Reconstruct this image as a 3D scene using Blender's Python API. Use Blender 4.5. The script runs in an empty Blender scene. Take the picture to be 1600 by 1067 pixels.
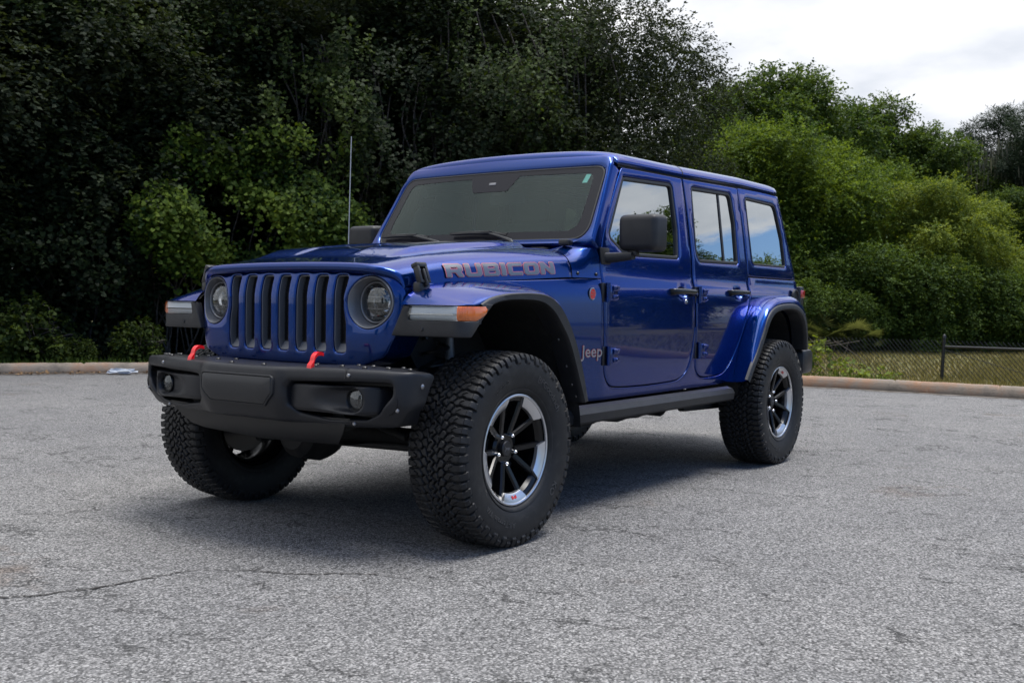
import bpy, bmesh, math, random
import numpy as np
from math import sin, cos, pi, radians, sqrt
from mathutils import Vector, Matrix
from mathutils.geometry import delaunay_2d_cdt

# ---------------------------------------------------------------- camera, world, sun, exposure
scene = bpy.context.scene
COL = scene.collection
cam_data = bpy.data.cameras.new('camera')
cam = bpy.data.objects.new('camera', cam_data)
COL.objects.link(cam)
scene.camera = cam
CP = Vector((3.5163, 3.3725, 1.0049)); YAW, PIT, ROL = 3.7573, -0.0344, 0.0167
d = Vector((cos(YAW)*cos(PIT), sin(YAW)*cos(PIT), sin(PIT)))
r = d.cross(Vector((0, 0, 1))).normalized(); u = r.cross(d)
r2 = r*cos(ROL) + u*sin(ROL); u2 = -r*sin(ROL) + u*cos(ROL)
M = Matrix((r2, u2, -d)).transposed().to_4x4(); M.translation = CP
cam.matrix_world = M
cam_data.sensor_width = 36.0; cam_data.sensor_fit = 'HORIZONTAL'
cam_data.lens = 36.0*1608.0/1600.0
cam_data.clip_start = 0.05; cam_data.clip_end = 3000
cam_data.dof.use_dof = True
cam_data.dof.focus_distance = 4.6
cam_data.dof.aperture_fstop = 7.1
scene.render.resolution_x = 1024; scene.render.resolution_y = 682
scene.view_settings.view_transform = 'Standard'; scene.view_settings.look = 'None'
scene.view_settings.gamma = 1.0; scene.view_settings.exposure = 1.18

SUN_EL, SUN_AZ = radians(75), radians(112)     # azimuth measured from +X towards +Y: where the sun stands
world = bpy.data.worlds.new('World'); scene.world = world; world.use_nodes = True
def build_world():
    nt = world.node_tree; N = nt.nodes; L = nt.links; N.clear()
    out = N.new('ShaderNodeOutputWorld'); bg = N.new('ShaderNodeBackground'); bg.inputs['Strength'].default_value = 0.1
    sky = N.new('ShaderNodeTexSky'); sky.sky_type = 'NISHITA'; sky.sun_disc = False
    sky.sun_elevation = SUN_EL; sky.sun_rotation = radians(90)-SUN_AZ
    sky.air_density = 1.0; sky.dust_density = 1.0; sky.ozone_density = 1.6
    tc = N.new('ShaderNodeTexCoord'); sep = N.new('ShaderNodeSeparateXYZ')
    L.new(tc.outputs['Generated'], sep.inputs[0])
    def m(op, a, b=None, c=None):
        n = N.new('ShaderNodeMath'); n.operation = op
        for i, q in enumerate((a, b, c)):
            if q is None: continue
            if isinstance(q, (int, float)): n.inputs[i].default_value = q
            else: L.new(q, n.inputs[i])
        return n.outputs[0]
    z = m('MAXIMUM', sep.outputs[2], 0.0); zz = m('ADD', z, 0.16)
    cx = m('DIVIDE', sep.outputs[0], zz); cy = m('DIVIDE', sep.outputs[1], zz)
    cmb = N.new('ShaderNodeCombineXYZ'); L.new(cx, cmb.inputs[0]); L.new(cy, cmb.inputs[1])
    n1 = N.new('ShaderNodeTexNoise'); n1.inputs['Scale'].default_value = 1.25; n1.inputs['Detail'].default_value = 9; n1.inputs['Roughness'].default_value = 0.58
    L.new(cmb.outputs[0], n1.inputs['Vector'])
    n2 = N.new('ShaderNodeTexNoise'); n2.inputs['Scale'].default_value = 2.1; n2.inputs['Detail'].default_value = 6
    L.new(cmb.outputs[0], n2.inputs['Vector'])
    # thick overcast behind the car, broken cloud with blue gaps on the other side
    side = m('ADD', m('MULTIPLY_ADD', sep.outputs[1], -0.62, 0.0), m('MULTIPLY', sep.outputs[0], -0.10))
    cov = m('ADD', n1.outputs['Fac'], m('MULTIPLY', side, 0.42))
    mr = N.new('ShaderNodeMapRange'); mr.interpolation_type = 'SMOOTHSTEP'
    mr.inputs['From Min'].default_value = 0.42; mr.inputs['From Max'].default_value = 0.50
    L.new(cov, mr.inputs['Value'])
    cr = N.new('ShaderNodeValToRGB')
    cr.color_ramp.elements[0].position = 0.34; cr.color_ramp.elements[0].color = (0.60, 0.64, 0.70, 1)
    cr.color_ramp.elements[1].position = 0.66; cr.color_ramp.elements[1].color = (1.0, 1.0, 1.0, 1)
    L.new(n2.outputs['Fac'], cr.inputs[0])
    cm = N.new('ShaderNodeMix'); cm.data_type = 'RGBA'; cm.blend_type = 'MULTIPLY'; cm.inputs[0].default_value = 1
    L.new(cr.outputs[0], cm.inputs[6]); 
    # clouds glow towards the hidden sun
    dt = N.new('ShaderNodeVectorMath'); dt.operation = 'DOT_PRODUCT'; L.new(tc.outputs['Generated'], dt.inputs[0]); dt.inputs[1].default_value = (cos(SUN_AZ)*cos(SUN_EL), sin(SUN_AZ)*cos(SUN_EL), sin(SUN_EL))
    gl = m('MULTIPLY_ADD', m('POWER', m('MAXIMUM', dt.outputs['Value'], 0.0), 5.0), 4.6, 1.0)
    cc = N.new('ShaderNodeCombineXYZ'); L.new(m('MULTIPLY', gl, CLOUD), cc.inputs[0]); L.new(m('MULTIPLY', gl, CLOUD), cc.inputs[1]); L.new(m('MULTIPLY', gl, CLOUD*1.02), cc.inputs[2]); L.new(cc.outputs[0], cm.inputs[7])
    blu = N.new('ShaderNodeMix'); blu.data_type = 'RGBA'; blu.blend_type = 'MULTIPLY'; blu.inputs[0].default_value = 1; L.new(sky.outputs[0], blu.inputs[6]); blu.inputs[7].default_value = (.50, .62, .80, 1)
    mx = N.new('ShaderNodeMix'); mx.data_type = 'RGBA'
    L.new(mr.outputs[0], mx.inputs[0]); L.new(blu.outputs[2], mx.inputs[6]); L.new(cm.outputs[2], mx.inputs[7])
    L.new(mx.outputs[2], bg.inputs[0]); L.new(bg.outputs[0], out.inputs[0])
CLOUD = 5.4
build_world()
sd = bpy.data.lights.new('sun', 'SUN'); sd.energy = 1.5; sd.angle = radians(24); sd.color = (1.0, 0.96, 0.9)
sun = bpy.data.objects.new('sun', sd); COL.objects.link(sun)
sv = Vector((cos(SUN_AZ)*cos(SUN_EL), sin(SUN_AZ)*cos(SUN_EL), sin(SUN_EL)))
sun.rotation_euler = sv.to_track_quat('Z', 'Y').to_euler(); sun.location = (0, 0, 30)

# ---------------------------------------------------------------- materials
MATS = {}
def mat(name, color, rough=0.5, metal=0.0, coat=0.0, bump=None, var=None, spec=None, coat_rough=0.03):
    if name in MATS: return MATS[name]
    m = bpy.data.materials.new(name); m.use_nodes = True; nt = m.node_tree; b = nt.nodes['Principled BSDF']
    b.inputs['Base Color'].default_value = (*color, 1); b.inputs['Roughness'].default_value = rough
    b.inputs['Metallic'].default_value = metal; b.inputs['Coat Weight'].default_value = coat; b.inputs['Coat Roughness'].default_value = coat_rough
    if spec is not None: b.inputs['Specular IOR Level'].default_value = spec
    tc = nt.nodes.new('ShaderNodeTexCoord')
    if bump:
        sc, st, dist = bump
        n = nt.nodes.new('ShaderNodeTexNoise'); n.inputs['Scale'].default_value = sc; n.inputs['Detail'].default_value = 3
        nt.links.new(tc.outputs['Object'], n.inputs['Vector'])
        bp = nt.nodes.new('ShaderNodeBump'); bp.inputs['Strength'].default_value = st; bp.inputs['Distance'].default_value = dist
        nt.links.new(n.outputs['Fac'], bp.inputs['Height']); nt.links.new(bp.outputs[0], b.inputs['Normal'])
    if var:
        sc, c2, lo, hi = var
        n = nt.nodes.new('ShaderNodeTexNoise'); n.inputs['Scale'].default_value = sc; n.inputs['Detail'].default_value = 5
        nt.links.new(tc.outputs['Object'], n.inputs['Vector'])
        cr = nt.nodes.new('ShaderNodeValToRGB'); cr.color_ramp.elements[0].position = lo; cr.color_ramp.elements[1].position = hi
        cr.color_ramp.elements[0].color = (*color, 1); cr.color_ramp.elements[1].color = (*c2, 1)
        nt.links.new(n.outputs['Fac'], cr.inputs[0]); nt.links.new(cr.outputs[0], b.inputs['Base Color'])
    MATS[name] = m
    return m
PAINT = mat('blue_paint', (0.0, 0.026, 0.150), rough=0.22, metal=0.82, coat=1.0, coat_rough=0.02)
def paint_flakes():
    PAINT.node_tree.nodes['Principled BSDF'].inputs['Coat IOR'].default_value = 1.40; PAINT.node_tree.nodes['Principled BSDF'].inputs['Specular Tint'].default_value = (0.08, 0.40, 1.0, 1)
    nt = PAINT.node_tree; b = nt.nodes['Principled BSDF']
    tc = nt.nodes.new('ShaderNodeTexCoord')
    v = nt.nodes.new('ShaderNodeTexVoronoi'); v.inputs['Scale'].default_value = 900
    nt.links.new(tc.outputs['Object'], v.inputs['Vector'])
    bp = nt.nodes.new('ShaderNodeBump'); bp.inputs['Strength'].default_value = 0.05; bp.inputs['Distance'].default_value = 0.001
    nt.links.new(v.outputs['Color'], bp.inputs['Height']); nt.links.new(bp.outputs[0], b.inputs['Normal'])
paint_flakes()
PLAST = mat('grey_black_plastic', (0.017, 0.0175, 0.019), rough=0.45, bump=(700, 0.25, 0.001), var=(14, (0.026, 0.026, 0.027), 0.4, 0.75), spec=0.30)
BUMP = mat('textured_bumper_coat', (0.013, 0.0135, 0.016), rough=0.40, bump=(900, 0.22, 0.001), var=(9, (0.026, 0.0255, 0.025), 0.5, 0.85), spec=0.32)
BLACK = mat('satin_black', (0.008, 0.008, 0.009), rough=0.4)
GLOSSB = mat('gloss_black', (0.003, 0.003, 0.0035), rough=0.25, spec=0.4)
DARK = mat('underbody_black', (0.006, 0.006, 0.006), rough=0.7, var=(22, (0.022, 0.020, 0.018), 0.5, 0.8))
GUN = mat('gunmetal_grey', (0.17, 0.17, 0.175), rough=0.42, metal=0.35)
SILV = mat('machined_alloy', (0.62, 0.62, 0.63), rough=0.28, metal=0.9)
CHROME = mat('chrome', (0.85, 0.85, 0.86), rough=0.08, metal=1.0)
STEEL = mat('bolt_steel', (0.30, 0.30, 0.31), rough=0.35, metal=0.9)
RED = mat('red_tow_hook', (0.75, 0.006, 0.010), rough=0.35, coat=0.4)
REDM = mat('red_mark', (0.55, 0.02, 0.02), rough=0.4)
RUBBER = mat('window_rubber', (0.012, 0.012, 0.012), rough=0.55)
TYRE = mat('tyre_rubber', (0.0095, 0.0095, 0.010), rough=0.55, bump=(260, 0.25, 0.0015), var=(30, (0.026, 0.0255, 0.025), 0.5, 0.85), spec=0.35)
TYREL = mat('tyre_letters', (0.035, 0.035, 0.036), rough=0.4)
DECG = mat('decal_grey', (0.085, 0.10, 0.125), rough=0.35, coat=0.6)
DECR = mat('decal_pink_red', (0.42, 0.11, 0.13), rough=0.4, coat=0.6)
BADGE = mat('badge_grey', (0.30, 0.31, 0.33), rough=0.3, metal=0.6)
INTER = mat('interior_dark', (0.02, 0.02, 0.022), rough=0.8)
LEATH = mat('seat_black', (0.05, 0.05, 0.052), rough=0.6)
LINER = mat('headliner_grey', (0.42, 0.44, 0.43), rough=0.9)
DASH = mat('dashboard_grey', (0.14, 0.15, 0.15), rough=0.7)
STICK = mat('windscreen_sticker', (0.50, 0.85, 0.72), rough=0.5)
FRIT = mat('glass_frit', (0.010, 0.010, 0.013), rough=0.20, spec=0.17)
def glass_mat(name, tint, refl, rough=0.0, bumpy=None, ior=1.52, gcol=(0.92, 0.96, 0.97)):
    m = bpy.data.materials.new(name); m.use_nodes = True; nt = m.node_tree; N = nt.nodes; L = nt.links; N.clear()
    o = N.new('ShaderNodeOutputMaterial'); tr = N.new('ShaderNodeBsdfTransparent'); tr.inputs[0].default_value = (*tint, 1)
    g = N.new('ShaderNodeBsdfGlossy'); g.inputs['Roughness'].default_value = rough; g.inputs['Color'].default_value = (*gcol, 1)
    fr = N.new('ShaderNodeFresnel'); fr.inputs[0].default_value = 1.52
    fr.inputs[0].default_value = ior
    a = N.new('ShaderNodeMath'); a.operation = 'ADD'; a.inputs[1].default_value = refl; a.use_clamp = True
    L.new(fr.outputs[0], a.inputs[0])
    mx = N.new('ShaderNodeMixShader'); L.new(a.outputs[0], mx.inputs[0]); L.new(tr.outputs[0], mx.inputs[1]); L.new(g.outputs[0], mx.inputs[2])
    if bumpy:
        tc = N.new('ShaderNodeTexCoord'); w = N.new('ShaderNodeTexWave'); w.inputs['Scale'].default_value = bumpy
        L.new(tc.outputs['Object'], w.inputs['Vector']); b = N.new('ShaderNodeBump'); b.inputs['Strength'].default_value = 0.5; b.inputs['Distance'].default_value = 0.002
        L.new(w.outputs['Fac'], b.inputs['Height']); L.new(b.outputs[0], g.inputs['Normal'])
    L.new(mx.outputs[0], o.inputs[0]); MATS[name] = m
    return m
SGLASS = glass_mat('tinted_side_glass', (0.10, 0.13, 0.13), 0.36)
WGLASS = glass_mat('windscreen_glass', (0.74, 0.90, 0.85), 0.006, ior=1.42, gcol=(0.80, 0.96, 0.92))
LENS = glass_mat('clear_lens', (0.85, 0.87, 0.88), 0.05)
def lens_mat(name, col):
    m = mat(name, col, rough=0.12, coat=1.0); b = m.node_tree.nodes['Principled BSDF']
    b.inputs['Transmission Weight'].default_value = 0.0 if 'white' in name else 0.25
    nt = m.node_tree; tc = nt.nodes.new('ShaderNodeTexCoord'); w = nt.nodes.new('ShaderNodeTexWave'); w.inputs['Scale'].default_value = 60; w.bands_direction = 'Y'
    nt.links.new(tc.outputs['Object'], w.inputs['Vector']); bp = nt.nodes.new('ShaderNodeBump'); bp.inputs['Strength'].default_value = 0.4; bp.inputs['Distance'].default_value = 0.002
    nt.links.new(w.outputs['Fac'], bp.inputs['Height']); nt.links.new(bp.outputs[0], b.inputs['Normal'])
    return m
AMBER = lens_mat('amber_lens', (0.75, 0.16, 0.02))
WLENS = lens_mat('frosted_white_lens', (0.85, 0.88, 0.90))
RLENS = lens_mat('red_lens', (0.45, 0.01, 0.02))

# ---------------------------------------------------------------- mesh helpers
class MB:
    def __init__(s): s.V = []; s.F = []; s.n = 0
    def add(s, V, F):
        V = np.asarray(V, float).reshape(-1, 3); s.V.append(V)
        k = s.n; s.F += [tuple(i+k for i in f) for f in F]; s.n += len(V); return s
    def arr(s): return np.concatenate(s.V)
    def frombm(s, bm, M=None):
        if M is not None: bm.transform(M)
        bm.verts.ensure_lookup_table(); bm.verts.index_update()
        s.add([v.co[:] for v in bm.verts], [[v.index for v in f.verts] for f in bm.faces]); bm.free(); return s
    def box(s, c, size, rot=(0, 0, 0), bev=0.0, seg=2, taper=None):
        bm = bmesh.new(); bmesh.ops.create_cube(bm, size=1)
        for v in bm.verts:
            v.co = Vector((v.co.x*size[0], v.co.y*size[1], v.co.z*size[2]))
            if taper:      # (axis, scale of the others at the + end)
                ax, k1, k2 = taper
                if v.co[ax] > 0:
                    o = [i for i in range(3) if i != ax]; v.co[o[0]] *= k1; v.co[o[1]] *= k2
        if bev: bmesh.ops.bevel(bm, geom=bm.edges[:], offset=bev, segments=seg, affect='EDGES', profile=0.5)
        M = Matrix.Translation(c) @ Matrix.Rotation(rot[2], 4, 'Z') @ Matrix.Rotation(rot[1], 4, 'Y') @ Matrix.Rotation(rot[0], 4, 'X')
        return s.frombm(bm, M)
    def tube(s, P, R, n=10, caps=True):
        P = [Vector(p) for p in P]; R = [R]*len(P) if isinstance(R, (int, float)) else R
        V = []; up = None
        for i, p in enumerate(P):
            t = (P[min(i+1, len(P)-1)]-P[max(i-1, 0)]).normalized()
            a = t.orthogonal().normalized() if up is None else (up-t*up.dot(t)).normalized()
            up = a; b = t.cross(a)
            for k in range(n):
                q = 2*pi*k/n; V.append(p+(a*cos(q)+b*sin(q))*R[i])
        F = [(i*n+k, i*n+(k+1) % n, (i+1)*n+(k+1) % n, (i+1)*n+k) for i in range(len(P)-1) for k in range(n)]
        if caps: F += [tuple(range(n))[::-1], tuple(range((len(P)-1)*n, len(P)*n))]
        return s.add([v[:] for v in V], F)
    def lathe(s, prof, c=(0, 0, 0), axis='y', n=48, a0=0, a1=2*pi):
        # prof: (h along axis, radius)
        full = abs(a1-a0-2*pi) < 1e-6; m = n if full else n+1
        T = a0+(a1-a0)*np.arange(m)/n; V = []
        for h, rr in prof:
            A = rr*np.cos(T); B = rr*np.sin(T); H = np.full(m, h)
            V.append({'y': np.stack([A, H, B], 1), 'x': np.stack([H, A, B], 1), 'z': np.stack([A, B, H], 1)}[axis])
        V = np.concatenate(V)+np.array(c); F = []
        for i in range(len(prof)-1):
            for k in range(n):
                k2 = (k+1) % m; F.append((i*m+k, i*m+k2, (i+1)*m+k2, (i+1)*m+k))
        return s.add(V, F)
    def sheet(s, G, flip=False):
        G = np.asarray(G, float); a, b = G.shape[:2]
        F = [(i*b+j, i*b+j+1, (i+1)*b+j+1, (i+1)*b+j) for i in range(a-1) for j in range(b-1)]
        if flip: F = [f[::-1] for f in F]
        return s.add(G.reshape(-1, 3), F)
    def build(s, name, m, parent=None, sharp=38, recalc=True, loc=None):
        me = bpy.data.meshes.new(name); me.from_pydata(s.arr().tolist(), [], s.F)
        bm = bmesh.new(); bm.from_mesh(me)
        bmesh.ops.remove_doubles(bm, verts=bm.verts[:], dist=1e-5)
        if recalc: bmesh.ops.recalc_face_normals(bm, faces=bm.faces[:])
        ca = radians(sharp)
        for e in bm.edges:
            if len(e.link_faces) == 2 and e.calc_face_angle(0) > ca: e.smooth = False
        for f in bm.faces: f.smooth = True
        bm.to_mesh(me); bm.free(); me.materials.append(m)
        o = bpy.data.objects.new(name, me); COL.objects.link(o)
        if loc: o.location = loc
        if parent: o.parent = parent
        return o
def mirror(o, parent):
    me = o.data.copy(); n = len(me.vertices); a = np.empty(n*3); me.vertices.foreach_get('co', a); a = a.reshape(-1, 3); a[:, 1] *= -1
    me.vertices.foreach_set('co', a.ravel()); me.flip_normals(); me.update()
    c = bpy.data.objects.new(o.name.split('.')[0], me); COL.objects.link(c); c.parent = parent
    for k in o.keys(): c[k] = o[k]
    for ch in list(o.children): mirror(ch, c)
    return c
def crom(P, n=8, closed=False):
    P = np.asarray(P, float); m = len(P); out = []
    rng = range(m if closed else m-1)
    for i in rng:
        p0 = P[(i-1) % m] if closed or i > 0 else 2*P[0]-P[1]; p1 = P[i]; p2 = P[(i+1) % m]
        p3 = P[(i+2) % m] if closed or i+2 < m else 2*P[-1]-P[-2]
        for k in range(n):
            t = k/n; out.append(.5*((2*p1)+(-p0+p2)*t+(2*p0-5*p1+4*p2-p3)*t*t+(-p0+3*p1-3*p2+p3)*t**3))
    if not closed: out.append(P[-1])
    return np.array(out)
def fillet(P, rad=0.02, n=5):
    out = []; m = len(P)
    for i in range(m):
        q = P[i]; R = q[2] if len(q) > 2 else rad
        a = np.array(P[i-1][:2], float); b = np.array(q[:2], float); c = np.array(P[(i+1) % m][:2], float)
        u1 = a-b; l1 = np.linalg.norm(u1); u1 /= l1; u3 = c-b; l3 = np.linalg.norm(u3); u3 /= l3
        ang = math.acos(max(-1, min(1, float(u1@u3))))
        if R <= 0 or ang > pi-0.03: out.append(b); continue
        t = min(R/math.tan(ang/2), l1*.48, l3*.48)
        p0 = b+u1*t; p2 = b+u3*t
        for k in range(n+1):
            s = k/n; out.append((1-s)**2*p0+2*s*(1-s)*b+s*s*p2)
    return np.array(out)
def chaikin(P, it=1):
    P = np.asarray(P, float)
    for _ in range(it):
        Q = np.roll(P, -1, 0); P = np.stack([.75*P+.25*Q, .25*P+.75*Q], 1).reshape(-1, 2)
    return P
def densify(P, step):
    out = []
    for i in range(len(P)):
        a = P[i]; b = P[(i+1) % len(P)]; k = max(1, int(math.ceil(np.linalg.norm(b-a)/step)))
        for j in range(k): out.append(a+(b-a)*j/k)
    return np.array(out)
def area(P): x, y = P[:, 0], P[:, 1]; return .5*np.sum(x*np.roll(y, -1)-y*np.roll(x, -1))
def inset(P, dd):
    # P counter-clockwise: positive dd shrinks it
    e = np.roll(P, -1, 0)-P; e /= np.linalg.norm(e, axis=1)[:, None]+1e-12
    nrm = np.stack([-e[:, 1], e[:, 0]], 1); a = nrm+np.roll(nrm, 1, 0)
    l2 = np.sum(a*a, 1)[:, None]; return P+dd*2*a/np.maximum(l2, 1.0)
def inpoly(Q, P):
    x, y = Q[:, 0][:, None], Q[:, 1][:, None]; x1, y1 = P[:, 0], P[:, 1]; x2, y2 = np.roll(x1, -1), np.roll(y1, -1)
    c = ((y1 > y) != (y2 > y)) & (x < (x2-x1)*(y-y1)/(y2-y1+1e-15)+x1)
    return (np.sum(c, 1) % 2) == 1
def mindist(Q, P):
    B = np.roll(P, -1, 0)-P; l = np.sum(B*B, 1)+1e-12
    t = np.clip(np.einsum('qpk,pk->qp', Q[:, None]-P[None], B)/l, 0, 1)
    return np.sqrt(np.min(np.sum((Q[:, None]-P[None]-t[..., None]*B[None])**2, -1), 1))
def plate(mb, outline, holes, t, rr, warp, g=0.03, back=False, nb=3, step=None):
    step = step or g
    loops = []
    for i, P in enumerate([outline]+list(holes)):
        P = np.asarray(P, float)[:, :2]
        if area(P) < 0: P = P[::-1]
        loops.append(densify(P, step))
    sg = [1]+[-1]*len(holes)
    def cap(loopset, w, flip):
        pts = np.concatenate(loopset); edges = []; k = 0
        for P in loopset:
            m = len(P); edges += [(k+i, k+(i+1) % m) for i in range(m)]; k += m
        lo = pts.min(0); hi = pts.max(0)
        gx, gy = np.meshgrid(np.arange(lo[0]+g/2, hi[0], g), np.arange(lo[1]+g/2, hi[1], g)); Q = np.stack([gx.ravel(), gy.ravel()], 1)
        if len(Q):
            ok = inpoly(Q, loopset[0])
            for P in loopset[1:]: ok &= ~inpoly(Q, P)
            Q = Q[ok]
        if len(Q):
            dd = np.min([mindist(Q, P) for P in loopset], 0); Q = Q[dd > .45*g]
        allp = np.concatenate([pts, Q]) if len(Q) else pts
        v, e, f, *_ = delaunay_2d_cdt([Vector(p) for p in allp], edges, [], 1, 1e-7)
        v = np.array([q[:] for q in v]); f = np.array([q[:] for q in f if len(q) == 3])
        c = v[f].mean(1); ok = inpoly(c, loopset[0])
        for P in loopset[1:]: ok &= ~inpoly(c, P)
        f = f[ok]
        if flip: f = f[:, ::-1]
        mb.add(warp(v[:, 0], v[:, 1], np.full(len(v), w)), f.tolist())
    top = [inset(P, s*rr) for P, s in zip(loops, sg)]
    cap(top, 0.0, False)
    for P, s in zip(loops, sg):
        rows = []
        if rr > 0:
            for k in range(nb+1):
                a = .5*pi*k/nb; rows.append((inset(P, s*rr*(1-sin(a))), rr*(1-cos(a))))
        else: rows.append((P, 0.0))
        rows.append((P, t)); m = len(P)
        V = np.concatenate([warp(q[:, 0], q[:, 1], np.full(m, w)) for q, w in rows])
        F = [(i*m+j, i*m+(j+1) % m, (i+1)*m+(j+1) % m, (i+1)*m+j) for i in range(len(rows)-1) for j in range(m)]
        if s > 0: F = [f[::-1] for f in F]
        mb.add(V, F)
    if back: cap(loops, t, True)
    return mb
def text_mesh(txt, size, extr=0.0, offset=0.0, sx=1.0, spacing=1.0, align='CENTER', res=3):
    c = bpy.data.curves.new('t', 'FONT'); c.body = txt; c.size = size; c.extrude = extr; c.offset = offset
    c.space_character = spacing; c.align_x = align; c.resolution_u = res
    o = bpy.data.objects.new('t', c); COL.objects.link(o); dg = bpy.context.evaluated_depsgraph_get()
    me = bpy.data.meshes.new_from_object(o.evaluated_get(dg)); V = np.array([v.co[:] for v in me.vertices]); V[:, 0] *= sx
    F = [tuple(p.vertices) for p in me.polygons]; bpy.data.objects.remove(o); bpy.data.meshes.remove(me)
    return V, F
def thing(name, label, cat, loc=(0, 0, 0), group=None, rotz=0):
    o = bpy.data.objects.new(name, None); COL.objects.link(o); o.location = loc; o.rotation_euler = (0, 0, rotz)
    o.empty_display_size = 0.2; o['label'] = label; o['category'] = cat
    if group: o['group'] = group
    return o
def tag(o, label, cat, group=None):
    o['label'] = label; o['category'] = cat
    if group: o['group'] = group
    return o
# ================================================================ the car
CAR = thing('parked_car', 'dark blue four-door off-road car with a black steel bumper, parked on the asphalt lot', 'car')
_z = np.linspace(.3, 2.0, 851)
_p = np.interp(_z, [.3, .50, .58, .70, .90, 1.05, 1.10, 1.14, 1.18, 1.30, 1.75, 1.82, 2.0], [.76, .775, .787, .796, .802, .799, .793, .780, .770, .762, .705, .693, .66])
_k = np.hanning(23); _k /= _k.sum(); _p = np.convolve(np.pad(_p, 11, mode='edge'), _k, 'valid')
def S(x, z):
    x = np.asarray(x, float); z = np.asarray(z, float)
    y = np.interp(z, _z, _p) - .125*np.maximum(0, x+.93)
    xs = np.interp(z, [1.17, 1.85], [-3.66, -3.42]); R = .12
    dd = np.clip((xs-x)/R, 0, 1); return y-R*(1-np.sqrt(np.maximum(0, 1-dd*dd)))
def side(off=0.0):
    return lambda x, z, w: np.stack([x, S(x, z)-w-off, z], 1)
WB = 3.008
both = []                      # left-hand parts that get a right-hand twin

# ---- doors
FD = [(-1.222,1.739),(-1.205,1.722),(-1.106,1.584),(-1.026,1.467),(-.945,1.331),(-.921,1.229),(-.916,1.143),(-.912,.943),(-.919,.704),(-.945,.649),(-.989,.614),(-1.043,.602),(-1.317,.595),(-1.691,.600),(-1.786,.612),(-1.86,.649),(-1.906,.721),(-1.936,.832),(-1.948,1.016),(-1.956,1.145),(-1.958,1.316),(-1.950,1.515),(-1.937,1.685),(-1.930,1.735),(-1.928,1.757),(-1.905,1.758),(-1.6,1.7505),(-1.25,1.740)]
RD = [(-1.966,1.759),(-1.945,1.758),(-1.946,1.735),(-1.954,1.685),(-1.970,1.515),(-1.977,1.355),(-1.975,1.179),(-1.966,.945),(-1.971,.703),(-1.987,.652),(-2.038,.614),(-2.109,.604),(-2.32,.606),(-2.423,.634),(-2.519,.715),(-2.652,.883),(-2.749,1.055),(-2.795,1.183),(-2.785,1.42),(-2.758,1.64),(-2.739,1.760),(-2.735,1.785),(-2.71,1.785),(-2.35,1.774)]
FG = [(-1.224,1.692,.02),(-1.800,1.716,.045),(-1.822,1.45,0),(-1.800,1.283,.03),(-1.297,1.275,.0),(-1.144,1.290,.06),(-1.03,1.350,.03),(-1.022,1.385,.0)]
RG = [(-2.045,1.724,.03),(-2.628,1.744,.06),(-2.662,1.55,0),(-2.650,1.288,.03),(-2.075,1.278,.05),(-2.032,1.33,0)]
QG = [(-2.862,1.738,.03),(-3.395,1.738,.075),(-3.478,1.50,0),(-3.490,1.302,.03),(-2.885,1.298,.045)]
fdo = fillet(FD, .05, 3); fdo[0] = FD[0]
def loopy(P, rad, n=5): return fillet(P, rad, n)
def smooth_loop(P):
    P = chaikin([q[:2] for q in P], 2); return P
def dooro(name, out, glass, cup):
    mb = MB(); hol = [loopy(glass, .03)]
    a = np.linspace(0, 2*pi, 24, endpoint=False)
    cupl = np.stack([cup[0]+.060*np.cos(a), cup[1]+.034*np.sin(a)], 1); hol.append(cupl)
    plate(mb, smooth_loop(out), hol, .03, .006, side(), g=.03)
    # the cup behind the handle
    rows = []
    for s, dp in ((1.0, 0.0), (.93, .008), (.75, .020), (.4, .026), (0.02, .028)):
        x = cup[0]+.060*s*np.cos(a); z = cup[1]+.034*s*np.sin(a); rows.append(np.stack([x, S(x, z)-dp, z], 1))
    G = np.array(rows); G = np.concatenate([G, G[:, :1]], 1); mb.sheet(G)
    return mb.build(name, PAINT, CAR)
fdoor = dooro('front_door', FD, FG, (-1.79, 1.092)); rdoor = dooro('rear_door', RD, RG, (-2.585, 1.103))
def window(par, G, ins, tr=True, gname='window'):
    P = loopy(G, .03); P = P if area(P) > 0 else P[::-1]
    P = densify(P, .04)
    mb = MB(); plate(mb, inset(P, -.004), [], .004, 0, side(.016), g=.08); gl = mb.build(gname, SGLASS, par)
    if tr:
        mb = MB(); plate(mb, inset(P, .001), [inset(P, ins)], .012, .004, side(.004), g=.05, step=.03); mb.build('window_trim', RUBBER, par)
    return gl
window(fdoor, FG, .020); window(rdoor, RG, .020)
mb = MB(); zz = np.linspace(1.285, 1.735, 10)
for sgn in (0,):
    G = np.array([[(x, float(S(x, z))-.011+dy, z) for z in zz] for x, dy in ((-2.440, -.01), (-2.440, 0), (-2.462, 0), (-2.462, -.01))]); mb.sheet(G)
mb.build('window_bar', RUBBER, rdoor)
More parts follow.
